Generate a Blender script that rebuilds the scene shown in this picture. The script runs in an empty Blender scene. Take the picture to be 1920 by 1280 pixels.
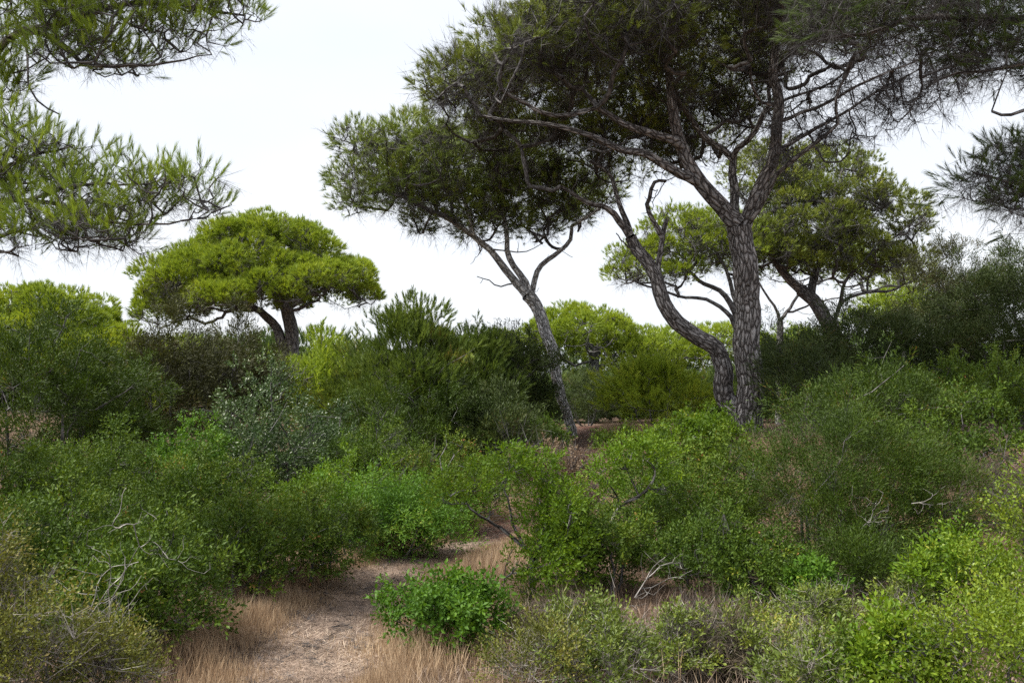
import bpy, math
import numpy as np
from mathutils import Vector

# ------------------------------------------------------------------ camera, sky, sun, exposure
sc = bpy.context.scene
COL = sc.collection
PITCH = math.atan(140 / 1707.0)
F = 1707.0
CAM = np.array([0.0, 0.0, 1.65])
cd = bpy.data.cameras.new("camera")
cd.lens = 36.0 * F / 1920.0
cd.sensor_width = 36.0
cd.clip_end = 2000.0
cd.clip_start = 0.05
cam = bpy.data.objects.new("camera", cd)
cam.location = CAM
cam.rotation_euler = (math.pi / 2 + PITCH, 0, 0)
COL.objects.link(cam)
sc.camera = cam

SUN_EL, SUN_AZ = math.radians(58), math.radians(-108)      # azimuth from +Y towards +X
w = bpy.data.worlds.new("World")
sc.world = w
w.use_nodes = True
nt = w.node_tree
nt.nodes.clear()
out = nt.nodes.new("ShaderNodeOutputWorld")
bg1 = nt.nodes.new("ShaderNodeBackground")
bg2 = nt.nodes.new("ShaderNodeBackground")
mixs = nt.nodes.new("ShaderNodeMixShader")
sky = nt.nodes.new("ShaderNodeTexSky")
sky.sky_type = 'NISHITA'
sky.sun_disc = False
sky.sun_elevation = SUN_EL
sky.sun_rotation = SUN_AZ
sky.dust_density = 3.0
nt.links.new(sky.outputs[0], bg1.inputs[0])
bg1.inputs[1].default_value = 0.12
tc = nt.nodes.new("ShaderNodeTexCoord")
mp = nt.nodes.new("ShaderNodeMapping")
mp.inputs['Scale'].default_value = (1.2, 1.2, 3.5)
ns = nt.nodes.new("ShaderNodeTexNoise")
ns.inputs['Scale'].default_value = 1.6
ns.inputs['Detail'].default_value = 4
cr = nt.nodes.new("ShaderNodeValToRGB")
cr.color_ramp.elements[0].position = 0.3
cr.color_ramp.elements[0].color = (0.87, 0.92, 1.0, 1)
cr.color_ramp.elements[1].position = 0.62
cr.color_ramp.elements[1].color = (0.96, 0.975, 1.0, 1)
nt.links.new(tc.outputs['Generated'], mp.inputs[0])
nt.links.new(mp.outputs[0], ns.inputs['Vector'])
nt.links.new(ns.outputs['Fac'], cr.inputs[0])
nt.links.new(cr.outputs[0], bg2.inputs[0])
bg2.inputs[1].default_value = 0.575          # the bright veil of high cloud
mixs.inputs[0].default_value = 0.88
nt.links.new(bg1.outputs[0], mixs.inputs[1])
nt.links.new(bg2.outputs[0], mixs.inputs[2])
nt.links.new(mixs.outputs[0], out.inputs[0])

sl = bpy.data.lights.new("sun", 'SUN')
sl.energy = 4.6
sl.angle = math.radians(18)
sl.color = (1.0, 0.95, 0.86)
sun = bpy.data.objects.new("sun", sl)
sd = Vector((math.cos(SUN_EL) * math.sin(SUN_AZ), math.cos(SUN_EL) * math.cos(SUN_AZ), math.sin(SUN_EL)))
sun.rotation_euler = sd.to_track_quat('Z', 'Y').to_euler()
COL.objects.link(sun)

sc.view_settings.view_transform = 'Standard'
sc.view_settings.look = 'None'
sc.view_settings.exposure = 1.0
sc.view_settings.gamma = 1
sc.render.engine = 'CYCLES'
sc.cycles.max_bounces = 6
sc.cycles.diffuse_bounces = 3
sc.cycles.glossy_bounces = 1
sc.cycles.transmission_bounces = 3
sc.cycles.use_denoising = False
sc.render.use_persistent_data = False

# ------------------------------------------------------------------ helpers
FWD = np.array([0, math.cos(PITCH), math.sin(PITCH)])
UP = np.array([0, -math.sin(PITCH), math.cos(PITCH)])
RT = np.array([1.0, 0, 0])


def P(px, py, d):
    """point of the world seen at pixel (px, py) of the 1920 photograph, d metres ahead"""
    return CAM + d * (RT * ((px - 960) / F) + UP * ((640 - py) / F) + FWD)


def sstep(a, b, x):
    t = np.clip((x - a) / (b - a), 0, 1)
    return t * t * (3 - 2 * t)


def ground(x, y):
    x = np.asarray(x, float)
    y = np.asarray(y, float)
    k = sstep(1.6, 5.0, x)
    a = 14 - 6.5 * k
    b = 29 - 11 * k
    t = np.clip((y - a) / (b - a), 0, 1)
    z = 1.3 * t * t * (3 - 2 * t)
    z = z + 0.45 * sstep(-3, -9, x) * sstep(4, 12, y)
    z = z + 0.04 * np.sin(x * 1.3 + 0.7 * y) * np.sin(y * 0.9 - x * 0.4) + 0.02 * np.sin(3.1 * x) * np.sin(2.7 * y)
    r = np.sqrt(x * x + y * y)
    z = z + sstep(60, 300, r) * 1.2 * np.sin(x * 0.011) * np.cos(y * 0.013)
    return z


def tag(o, label=None, cat=None, group=None, kind=None):
    for k, v in (("label", label), ("category", cat), ("group", group), ("kind", kind)):
        if v:
            o[k] = v
    return o


def root(name, loc, label, cat, group=None):
    o = bpy.data.objects.new(name, None)
    o.empty_display_size = 0.2
    o.location = [float(v) for v in loc]
    COL.objects.link(o)
    return tag(o, label, cat, group)


def mesh(name, V, Fc, mat, parent=None, v=None, bk=None, smooth=False):
    """V (n,3) world coordinates, Fc (m,k) faces, v face values, bk vertex bark coordinates"""
    V = np.asarray(V, np.float32)
    Fc = np.asarray(Fc, np.int32)
    if parent is not None:
        V = V - np.array(parent.location, np.float32)
    me = bpy.data.meshes.new(name)
    m, k = Fc.shape
    me.vertices.add(len(V))
    me.vertices.foreach_set("co", V.ravel())
    me.loops.add(m * k)
    me.loops.foreach_set("vertex_index", Fc.ravel())
    me.polygons.add(m)
    me.polygons.foreach_set("loop_start", np.arange(0, m * k, k, dtype=np.int32))
    me.update(calc_edges=True)
    if smooth:
        me.polygons.foreach_set("use_smooth", np.ones(m, bool))
    else:
        me.polygons.foreach_set("use_smooth", np.zeros(m, bool))
    if v is not None:
        a = me.attributes.new("v", 'FLOAT', 'FACE')
        a.data.foreach_set("value", np.asarray(v, np.float32))
    if bk is not None:
        a = me.attributes.new("bk", 'FLOAT_VECTOR', 'POINT')
        a.data.foreach_set("vector", np.asarray(bk, np.float32).ravel())
    me.materials.append(mat)
    o = bpy.data.objects.new(name, me)
    COL.objects.link(o)
    if parent is not None:
        o.parent = parent
    return o


# ------------------------------------------------------------------ materials
def leaf_mat(name, cols, trans=0.3, rough=0.55, spec=0.25, patch=0.5, scale=0.9):
    """cols: list of (pos, rgb) over the leaf's own random value plus a slow patchiness of the foliage"""
    m = bpy.data.materials.new(name)
    m.use_nodes = True
    n = m.node_tree
    n.nodes.clear()
    o = n.nodes.new("ShaderNodeOutputMaterial")
    at = n.nodes.new("ShaderNodeAttribute")
    at.attribute_name = "v"
    tc = n.nodes.new("ShaderNodeTexCoord")
    no = n.nodes.new("ShaderNodeTexNoise")
    no.inputs['Scale'].default_value = scale
    no.inputs['Detail'].default_value = 2
    n.links.new(tc.outputs['Object'], no.inputs['Vector'])
    ma = n.nodes.new("ShaderNodeMath")
    ma.operation = 'MULTIPLY_ADD'
    ma.inputs[1].default_value = patch
    n.links.new(no.outputs['Fac'], ma.inputs[0])
    s2 = n.nodes.new("ShaderNodeMath")
    s2.operation = 'SUBTRACT'
    n.links.new(at.outputs['Fac'], s2.inputs[0])
    s2.inputs[1].default_value = patch * 0.5
    n.links.new(s2.outputs[0], ma.inputs[2])
    r = n.nodes.new("ShaderNodeValToRGB")
    els = r.color_ramp.elements
    if trans > .1 and name != "dry_grass_blades":
        kr, kg, kb = (1.85, 1.5, 1.25) if 'pine' in name else (1.08, 1.02, .75)
        cols = [(p_, (c_[0] * kr, c_[1] * kg, c_[2] * kb)) for p_, c_ in cols]
    els[0].position, els[0].color = cols[0][0], (*cols[0][1], 1)
    els[1].position, els[1].color = cols[-1][0], (*cols[-1][1], 1)
    for p, c in cols[1:-1]:
        e = els.new(p)
        e.color = (*c, 1)
    n.links.new(ma.outputs[0], r.inputs[0])
    p = n.nodes.new("ShaderNodeBsdfPrincipled")
    p.inputs['Roughness'].default_value = rough
    p.inputs['Specular IOR Level'].default_value = spec
    n.links.new(r.outputs[0], p.inputs['Base Color'])
    t = n.nodes.new("ShaderNodeBsdfTranslucent")
    hs = n.nodes.new("ShaderNodeHueSaturation")
    hs.inputs['Value'].default_value = 1.25
    hs.inputs['Saturation'].default_value = 1.05
    hs.inputs['Hue'].default_value = 0.49
    n.links.new(r.outputs[0], hs.inputs['Color'])
    n.links.new(hs.outputs[0], t.inputs[0])
    mx = n.nodes.new("ShaderNodeMixShader")
    mx.inputs[0].default_value = trans
    n.links.new(p.outputs[0], mx.inputs[1])
    n.links.new(t.outputs[0], mx.inputs[2])
    n.links.new(mx.outputs[0], o.inputs[0])
    return m


def bark_mat(name, dark, mid, light, bump=0.6, sc_=14.0, dist=0.03):
    m = bpy.data.materials.new(name)
    m.use_nodes = True
    n = m.node_tree
    b = n.nodes["Principled BSDF"]
    at = n.nodes.new("ShaderNodeAttribute")
    at.attribute_name = "bk"
    wn = n.nodes.new("ShaderNodeTexNoise")
    wn.inputs['Scale'].default_value = 6
    wn.inputs['Detail'].default_value = 3
    n.links.new(at.outputs['Vector'], wn.inputs['Vector'])
    mixv = n.nodes.new("ShaderNodeVectorMath")
    mixv.operation = 'MULTIPLY_ADD'
    mixv.inputs[1].default_value = (0.07, 0.07, 0.05)
    n.links.new(wn.outputs['Color'], mixv.inputs[0])
    n.links.new(at.outputs['Vector'], mixv.inputs[2])
    vo = n.nodes.new("ShaderNodeTexVoronoi")
    vo.feature = 'DISTANCE_TO_EDGE'
    vo.inputs['Scale'].default_value = sc_
    n.links.new(mixv.outputs[0], vo.inputs['Vector'])
    vc = n.nodes.new("ShaderNodeTexVoronoi")
    vc.inputs['Scale'].default_value = sc_
    n.links.new(mixv.outputs[0], vc.inputs['Vector'])
    no = n.nodes.new("ShaderNodeTexNoise")
    no.inputs['Scale'].default_value = 45
    no.inputs['Detail'].default_value = 5
    n.links.new(at.outputs['Vector'], no.inputs['Vector'])
    r = n.nodes.new("ShaderNodeValToRGB")
    r.color_ramp.elements[0].position = 0.0
    r.color_ramp.elements[0].color = (*dark, 1)
    r.color_ramp.elements[1].position = 0.22
    r.color_ramp.elements[1].color = (*light, 1)
    e = r.color_ramp.elements.new(0.07)
    e.color = (*mid, 1)
    n.links.new(vo.outputs['Distance'], r.inputs[0])
    hv = n.nodes.new("ShaderNodeMapRange")
    hv.inputs['To Min'].default_value = 0.35
    hv.inputs['To Max'].default_value = 1.6
    n.links.new(no.outputs['Fac'], hv.inputs['Value'])
    sep = n.nodes.new("ShaderNodeSeparateColor")
    n.links.new(vc.outputs['Color'], sep.inputs[0])
    hv2 = n.nodes.new("ShaderNodeMapRange")
    hv2.inputs['To Min'].default_value = 0.65
    hv2.inputs['To Max'].default_value = 1.35
    n.links.new(sep.outputs[0], hv2.inputs['Value'])
    mm = n.nodes.new("ShaderNodeMath")
    mm.operation = 'MULTIPLY'
    n.links.new(hv.outputs[0], mm.inputs[0])
    n.links.new(hv2.outputs[0], mm.inputs[1])
    hs = n.nodes.new("ShaderNodeHueSaturation")
    n.links.new(r.outputs[0], hs.inputs['Color'])
    n.links.new(mm.outputs[0], hs.inputs['Value'])
    n.links.new(hs.outputs[0], b.inputs['Base Color'])
    b.inputs['Roughness'].default_value = 0.9
    b.inputs['Specular IOR Level'].default_value = 0.15
    sm = n.nodes.new("ShaderNodeMath")
    sm.operation = 'MINIMUM'
    sm.inputs[1].default_value = 0.3
    n.links.new(vo.outputs['Distance'], sm.inputs[0])
    ad = n.nodes.new("ShaderNodeMath")
    ad.operation = 'MULTIPLY_ADD'
    ad.inputs[1].default_value = 0.25
    n.links.new(no.outputs['Fac'], ad.inputs[0])
    n.links.new(sm.outputs[0], ad.inputs[2])
    bp = n.nodes.new("ShaderNodeBump")
    bp.inputs['Strength'].default_value = bump
    bp.inputs['Distance'].default_value = dist * 4
    n.links.new(ad.outputs[0], bp.inputs['Height'])
    n.links.new(bp.outputs[0], b.inputs['Normal'])
    return m


def earth_mat(name, cols, scale=3.0):
    m = bpy.data.materials.new(name)
    m.use_nodes = True
    n = m.node_tree
    b = n.nodes["Principled BSDF"]
    b.inputs['Roughness'].default_value = 0.95
    b.inputs['Specular IOR Level'].default_value = 0.1
    tc = n.nodes.new("ShaderNodeTexCoord")
    a = n.nodes.new("ShaderNodeTexNoise")
    a.inputs['Scale'].default_value = scale
    a.inputs['Detail'].default_value = 8
    a.inputs['Roughness'].default_value = 0.7
    f = n.nodes.new("ShaderNodeTexNoise")
    f.inputs['Scale'].default_value = scale * 28
    f.inputs['Detail'].default_value = 4
    n.links.new(tc.outputs['Object'], a.inputs['Vector'])
    n.links.new(tc.outputs['Object'], f.inputs['Vector'])
    ad = n.nodes.new("ShaderNodeMath")
    ad.operation = 'MULTIPLY_ADD'
    ad.inputs[1].default_value = 0.9
    ad.inputs[2].default_value = -0.45
    n.links.new(f.outputs['Fac'], ad.inputs[0])
    a2 = n.nodes.new("ShaderNodeMath")
    n.links.new(a.outputs['Fac'], a2.inputs[0])
    n.links.new(ad.outputs[0], a2.inputs[1])
    r = n.nodes.new("ShaderNodeValToRGB")
    els = r.color_ramp.elements
    els[0].position, els[0].color = cols[0][0], (*cols[0][1], 1)
    els[1].position, els[1].color = cols[-1][0], (*cols[-1][1], 1)
    for p, c in cols[1:-1]:
        els.new(p).color = (*c, 1)
    n.links.new(a2.outputs[0], r.inputs[0])
    n.links.new(r.outputs[0], b.inputs['Base Color'])
    bp = n.nodes.new("ShaderNodeBump")
    bp.inputs['Strength'].default_value = 0.7
    bp.inputs['Distance'].default_value = 0.03
    n.links.new(a2.outputs[0], bp.inputs['Height'])
    n.links.new(bp.outputs[0], b.inputs['Normal'])
    return m


M = {
    'pine_main': leaf_mat("pine_needles_main", [(0.0, (.040, .072, .016)), (.45, (.080, .128, .024)), (.85, (.14, .195, .032)), (1.0, (.17, .12, .05))], .16),
    'pine_far': leaf_mat("pine_needles_far", [(0.0, (.055, .105, .016)), (.5, (.115, .195, .022)), (.9, (.18, .26, .032)), (1.0, (.20, .25, .04))], .3),
    'pine_left': leaf_mat("pine_needles_near_left", [(0.0, (.060, .12, .02)), (.5, (.115, .20, .03)), (.9, (.18, .27, .04)), (1.0, (.18, .13, .05))], .3),
    'pine_lean': leaf_mat("pine_needles_leaning", [(0.0, (.045, .085, .02)), (.45, (.085, .145, .03)), (.85, (.14, .205, .04)), (1.0, (.17, .13, .06))], .15),
    'pine_dark': leaf_mat("pine_needles_dark", [(0.0, (.020, .045, .020)), (.5, (.042, .080, .022)), (.95, (.075, .12, .026)), (1.0, (.13, .09, .04))], .2),
    'pine_young': leaf_mat("young_pine_needles", [(0.0, (.028, .060, .014)), (.5, (.055, .102, .020)), (.9, (.095, .155, .028)), (1.0, (.16, .15, .05))], .3),
    'pine_bright': leaf_mat("bright_young_pine_needles", [(0.0, (.060, .115, .018)), (.5, (.125, .215, .028)), (.95, (.19, .28, .040)), (1.0, (.20, .22, .05))], .35),
    'mastic': leaf_mat("mastic_leaves", [(0.0, (.022, .048, .008)), (.45, (.048, .094, .012)), (.8, (.088, .145, .018)), (.94, (.14, .19, .026)), (1.0, (.26, .13, .07))], .25, .55, .22),
    'lush': leaf_mat("lush_green_leaves", [(0.0, (.028, .078, .010)), (.5, (.058, .140, .016)), (.9, (.10, .20, .024)), (1.0, (.2, .25, .05))], .32, .55, .22),
    'bright': leaf_mat("bright_leaves", [(0.0, (.045, .105, .010)), (.5, (.095, .18, .016)), (.85, (.16, .25, .026)), (1.0, (.30, .32, .06))], .35, .5, .25),
    'yellow': leaf_mat("yellow_green_leaves", [(0.0, (.055, .105, .012)), (.5, (.12, .19, .020)), (.85, (.20, .28, .034)), (1.0, (.32, .34, .07))], .35, .45, .3),
    'olive': leaf_mat("olive_leaves", [(0.0, (.022, .052, .016)), (.5, (.042, .084, .026)), (.9, (.08, .13, .045)), (1.0, (.20, .24, .12))], .2, .4, .5),
    'grayg': leaf_mat("gray_green_leaves", [(0.0, (.045, .072, .018)), (.5, (.10, .15, .028)), (.85, (.19, .24, .045)), (1.0, (.42, .38, .14))], .25, .5, .35),
    'juniper': leaf_mat("juniper_scales", [(0.0, (.013, .028, .003)), (.5, (.032, .064, .006)), (.85, (.064, .112, .010)), (1.0, (.13, .07, .025))], .2),
    'juniper_dark': leaf_mat("dark_juniper_scales", [(0.0, (.020, .034, .013)), (.5, (.036, .060, .018)), (.85, (.060, .088, .026)), (1.0, (.10, .07, .035))], .15),
    'brownish': leaf_mat("brown_green_scales", [(0.0, (.022, .024, .010)), (.5, (.036, .042, .014)), (.85, (.060, .070, .022)), (1.0, (.09, .06, .035))], .15),
    'heath': leaf_mat("heath_leaves", [(0.0, (.045, .060, .012)), (.5, (.090, .108, .022)), (.85, (.15, .16, .036)), (1.0, (.28, .24, .13))], .25),
    'rust': leaf_mat("rusty_leaves", [(0.0, (.075, .048, .040)), (.5, (.15, .105, .09)), (1.0, (.26, .21, .19))], .25),
    'straw': leaf_mat("dry_grass_blades", [(0.0, (.19, .125, .08)), (.35, (.34, .245, .155)), (.7, (.50, .385, .26)), (.93, (.66, .54, .38)), (1.0, (.30, .34, .10))], .3, .6, .2, .55, .5),
    'litter': leaf_mat("leaf_litter", [(0.0, (.05, .036, .028)), (.4, (.20, .15, .118)), (.8, (.46, .37, .29)), (1.0, (.72, .63, .52))], .05, .7, .1, .5, .8),
    'twig': bark_mat("twig_bark", (.038, .036, .037), (.088, .083, .084), (.16, .155, .158), .3, 20, .01),
    'twig_gray': bark_mat("dead_twig_bark", (.09, .085, .08), (.18, .17, .16), (.30, .285, .27), .3, 20, .01),
    'bark': bark_mat("stone_pine_bark", (.030, .027, .027), (.145, .128, .122), (.34, .322, .318), 1.0, 14, .04),
    'bark_light': bark_mat("pale_pine_bark", (.10, .095, .095), (.38, .37, .37), (.66, .65, .65), 1.0, 15, .03),
    'bark_far': bark_mat("far_pine_bark", (.035, .034, .035), (.11, .106, .108), (.22, .215, .218), .6, 14, .03),
    'dead': leaf_mat("dead_twiglets", [(0.0, (.036, .034, .035)), (.6, (.075, .071, .072)), (1.0, (.17, .16, .16))], .0, .9, .05),
    'deadgray': leaf_mat("gray_dead_twiglets", [(0.0, (.10, .09, .085)), (.6, (.22, .20, .18)), (1.0, (.42, .39, .36))], .0, .9, .05),
    'deadbrown': leaf_mat("brown_scrub_twiglets", [(0.0, (.04, .034, .028)), (.5, (.10, .085, .062)), (.9, (.20, .165, .12)), (1.0, (.3, .22, .1))], .0, .9, .05),
    'ground': earth_mat("earth_with_litter", [(.25, (.035, .024, .018)), (.5, (.095, .062, .044)), (.72, (.18, .12, .085)), (.9, (.27, .19, .135))], 1.4),
    'path': earth_mat("trodden_path", [(.25, (.07, .048, .038)), (.5, (.23, .168, .135)), (.7, (.40, .31, .25)), (.9, (.54, .45, .37))], 2.2),
}


# ------------------------------------------------------------------ small foliage templates, Z is the shoot axis
def blade(p, d, L, wd, side, k):
    d = d / np.linalg.norm(d)
    side = side - d * side.dot(d)
    side /= np.linalg.norm(side)
    if k == 3:
        return [p - side * wd / 2, p + side * wd / 2, p + d * L]
    nrm = np.cross(d, side)
    return [p, p + d * L * .5 + side * wd / 2 + nrm * wd * .12, p + d * L, p + d * L * .5 - side * wd / 2 + nrm * wd * .12]


def tpl_needles(rng, n, L, wd, shoot, spread=0.75):
    V = []
    for i in range(n):
        t = rng.random() ** .7
        a = rng.random() * 6.283
        s = spread * (1.15 - .75 * t) * (0.7 + .6 * rng.random())
        d = np.array([math.cos(a) * s, math.sin(a) * s, 1.0])
        V += blade(np.array([0, 0, t * shoot]), d, L * (.75 + .4 * rng.random()), wd, rng.normal(size=3), 3)
    return np.array(V), 3


def tpl_leaves(rng, n, twig, L, wd, ang=0.9, nb=3, splay=.6):
    """a small branched sprig carrying n leaves"""
    V = []
    axes = [(np.array([0, 0, 0.]), np.array([0, 0, 1.]), twig)]
    for b in range(nb):
        a = b * 2.4 + rng.random()
        t = .15 + .6 * rng.random()
        dd = np.array([math.cos(a) * splay, math.sin(a) * splay, 1.])
        axes.append((np.array([0, 0, t * twig]), dd / np.linalg.norm(dd), twig * (.45 + .3 * rng.random())))
    tot = sum(x[2] for x in axes)
    for o, d, ln in axes:
        m = max(2, int(round(n * ln / tot)))
        u = np.cross(d, [0.31, 0.77, 0.2]); u /= np.linalg.norm(u)
        v = np.cross(d, u)
        for i in range(m):
            t = (i + rng.random() * .6 + .4) / m
            a = i * 2.4 + rng.random() * .8
            rad = u * math.cos(a) + v * math.sin(a)
            ld = d * math.cos(ang * (1.1 - .5 * t)) + rad * math.sin(ang * (1.1 - .5 * t)) + rng.normal(size=3) * .15
            V += blade(o + d * ln * t, ld, L * (.5 + .75 * rng.random()), wd * (.65 + .6 * rng.random()), np.cross(d, rad) + rng.normal(size=3) * .35, 4)
    return np.array(V), 4


def tpl_twigs(rng, n, L, wd, spread=0.6):
    """bare, forking twiglets: long thin triangles"""
    V = []
    for i in range(n):
        p = np.zeros(3)
        d = np.array([rng.normal() * spread, rng.normal() * spread, 1.])
        d /= np.linalg.norm(d)
        l = L * (.5 + .6 * rng.random())
        V += blade(p, d, l, wd, rng.normal(size=3), 3)
        for j in range(3):
            q = p + d * l * (.25 + .55 * rng.random())
            e = d + rng.normal(size=3) * .55
            V += blade(q, e, l * (.3 + .3 * rng.random()), wd * .7, rng.normal(size=3), 3)
    return np.array(V), 3


RT_ = np.random.default_rng(5)
TP = {
    'n_main': [tpl_needles(RT_, 18, .15, .011, .10) for _ in range(5)],
    'n_near': [tpl_needles(RT_, 52, .075, .0027, .12, .42) for _ in range(5)],
    'n_far': [tpl_needles(RT_, 13, .20, .026, .14) for _ in range(4)],
    'n_young': [tpl_needles(RT_, 24, .13, .016, .22, .6) for _ in range(4)],
    'mastic': [tpl_leaves(RT_, 22, .17, .040, .017) for _ in range(6)],
    'lush': [tpl_leaves(RT_, 22, .17, .050, .024, 1.1) for _ in range(5)],
    'small': [tpl_leaves(RT_, 26, .20, .024, .012, .8, 4) for _ in range(5)],
    'fern': [tpl_leaves(RT_, 30, .24, .045, .014, 1.2, 5, .9) for _ in range(5)],
    'jun': [tpl_leaves(RT_, 48, .26, .036, .0072, .5, 7, .42) for _ in range(6)],
    'jun_far': [tpl_leaves(RT_, 24, .32, .085, .018, .5, 5, .5) for _ in range(4)],
    'leaf_far': [tpl_leaves(RT_, 18, .24, .070, .034) for _ in range(4)],
    'bare': [tpl_twigs(RT_, 6, .42, .007) for _ in range(5)],
    'bare_near': [tpl_twigs(RT_, 5, .34, .0042) for _ in range(5)],
    'bare_fine': [tpl_twigs(RT_, 9, .22, .004, .9) for _ in range(5)],
}


def frames(D, rng):
    D = D / (np.linalg.norm(D, axis=1, keepdims=True) + 1e-9)
    A = rng.normal(size=D.shape)
    X = np.cross(D, A)
    X /= np.linalg.norm(X, axis=1, keepdims=True) + 1e-9
    Y = np.cross(D, X)
    return X, Y, D


def scatter(tpls, pos, dirs, scale, rng, vbias=None, droop=0.0):
    N = len(pos)
    pick = rng.integers(0, len(tpls), N)
    Vs, vs = [], []
    k = tpls[0][1]
    base = rng.random(N) if vbias is None else vbias
    for i, (T, _) in enumerate(tpls):
        ix = np.where(pick == i)[0]
        if len(ix) == 0:
            continue
        X, Y, Z = frames(dirs[ix], rng)
        s = scale[ix][:, None, None]
        V = (T[None, :, 0:1] * X[:, None, :] + T[None, :, 1:2] * Y[:, None, :] + T[None, :, 2:3] * Z[:, None, :]) * s
        if droop:
            V[:, :, 2] -= droop * (T[None, :, 2] * scale[ix][:, None]) ** 2
        V += pos[ix][:, None, :]
        Vs.append(V.reshape(-1, 3))
        nf = len(T) // k
        b = np.repeat(base[ix], nf)
        vs.append(np.clip(.62 * b + .38 * rng.random(len(b)), 0, 1))
    V = np.concatenate(Vs)
    return V, np.arange(len(V), dtype=np.int32).reshape(-1, k), np.concatenate(vs)


# ------------------------------------------------------------------ branching skeletons
class Skel:
    def __init__(s, rng):
        s.p = np.zeros((4096, 3)); s.n = 0
        s.par = []; s.fix = []; s.tips = []; s.rad0 = []
        s.chains = []; s.rng = rng

    def add(s, pt, par, fix=0.0):
        if s.n >= len(s.p):
            s.p = np.concatenate([s.p, np.zeros_like(s.p)])
        s.p[s.n] = pt
        s.par.append(par); s.fix.append(fix); s.tips.append(0)
        s.n += 1
        return s.n - 1

    def limb(s, pts, r0, r1, name='limb', wob=.045):
        """hand-laid stem or limb through pts; joins the nearest node there is"""
        pts = np.array(pts, float)
        m = len(pts)
        ext = np.vstack([2 * pts[0] - pts[1], pts, 2 * pts[-1] - pts[-2]])
        res = []
        for i in range(m - 1):
            a, b, c, d = ext[i:i + 4]
            st = max(2, int(np.linalg.norm(c - b) / .22))
            st = min(st, 8)
            for t in np.arange(st) / st:
                res.append(.5 * ((2 * b) + (c - a) * t + (2 * a - 5 * b + 4 * c - d) * t * t + (3 * b - a - 3 * c + d) * t ** 3))
        res.append(pts[-1])
        res = np.array(res)
        w_ = s.rng.normal(size=res.shape) * wob
        w_[0] = 0
        w_[1:-1] = (w_[:-2] + w_[1:-1] + w_[2:]) / 3
        res = res + w_
        par = -1
        if s.n:
            par = int(np.argmin(np.linalg.norm(s.p[:s.n] - res[0], axis=1)))
        ids = []
        L = len(res)
        ex = .9 if name == 'trunk' else .7
        for i in range(L):
            if i == 0 and par >= 0 and np.linalg.norm(s.p[par] - res[0]) < .12:
                ids.append(par)
                continue
            f = i / (L - 1)
            ids.append(s.add(res[i], ids[-1] if ids else par, r0 + (r1 - r0) * f ** ex))
        rr = [r0 + (r1 - r0) * (i / (L - 1)) ** ex for i in range(L)]
        s.chains.append((name, ids, rr))
        return ids

    def grow(s, tgt, bend=.12, seg=.35, below=1.2):
        P_ = s.p[:s.n]
        dv = tgt - P_
        d = np.linalg.norm(dv, axis=1)
        cost = d + below * np.clip(P_[:, 2] - tgt[2] + .05, 0, None)
        j = int(np.argmin(cost))
        a = s.p[j].copy()
        L = d[j]
        k = max(2, min(8, int(L / seg) + 1))
        off = s.rng.normal(size=3) * bend * L
        off[2] -= bend * L * .5
        cur = j
        ids = [j]
        for i in range(1, k + 1):
            t = i / k
            q = a + (tgt - a) * t + off * 4 * t * (1 - t) * .5 + (s.rng.normal(size=3) * .03 * L if i < k else 0)
            cur = s.add(q, cur)
            ids.append(cur)
        s.chains.append(('twigs', ids, None))
        s.tips[cur] += 1
        return cur

    def tubes(s, rt, expo=.42, sides_min=4, rmax=.08):
        """meshes by chain name: dict name -> list of (V, F, bk)"""
        cnt = np.array(s.tips, float)
        for i in range(s.n - 1, -1, -1):
            if s.par[i] >= 0:
                cnt[s.par[i]] += cnt[i]
        R = rt * np.maximum(cnt, 1) ** expo
        R = np.minimum(R, rmax)
        out = []
        for name, ids, rr in s.chains:
            p = s.p[ids]
            if rr is None:
                r = R[ids].copy()
                r[0] = min(r[0], r[1] * 1.2)
                r[-1] *= .6
            else:
                r = np.array(rr)
            mx = r.max()
            sides = 20 if mx > .12 else 12 if mx > .06 else 7 if mx > .03 else 5 if mx > .015 else sides_min
            if len(p) > 1:
                out.append((name, tube(p, r, sides, s.rng, bumpy=.07 if mx > .05 else 0)))
        return out


def tube(p, r, sides, rng, bumpy=0):
    m = len(p)
    t = np.gradient(p, axis=0)
    t /= np.linalg.norm(t, axis=1, keepdims=True) + 1e-9
    ref = np.array([0.13, 0.97, 0.21]) if abs(t[0][1]) < .8 else np.array([.97, .1, .2])
    X = np.cross(t, ref)
    X /= np.linalg.norm(X, axis=1, keepdims=True) + 1e-9
    Y = np.cross(t, X)
    th = np.arange(sides) / sides * 2 * math.pi
    rr = np.repeat(r[:, None], sides, 1)
    if bumpy:
        ph = rng.random(3) * 6.28
        rr = rr * (1 + bumpy * (np.sin(th * 3 + ph[0])[None, :] + .6 * np.sin(th * 5 + ph[1])[None, :] + .4 * rng.normal(size=(m, sides))))
    ring = p[:, None, :] + rr[:, :, None] * (np.cos(th)[None, :, None] * X[:, None, :] + np.sin(th)[None, :, None] * Y[:, None, :])
    V = ring.reshape(-1, 3)
    s = np.concatenate([[0], np.cumsum(np.linalg.norm(np.diff(p, axis=0), axis=1))])
    r0 = max(r.mean(), .02)
    o = rng.random(3) * 20
    bk = np.stack([np.cos(th)[None, :] * r0 + 0 * s[:, None] + o[0], np.sin(th)[None, :] * r0 + 0 * s[:, None] + o[1], s[:, None] * .30 + 0 * th[None, :] + o[2]], -1).reshape(-1, 3)
    i = np.arange(m - 1)[:, None] * sides
    j = np.arange(sides)[None, :]
    jn = (j + 1) % sides
    Fq = np.stack([i + j, i + jn, i + sides + jn, i + sides + j], -1).reshape(-1, 4)
    return V, Fq, bk


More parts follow.
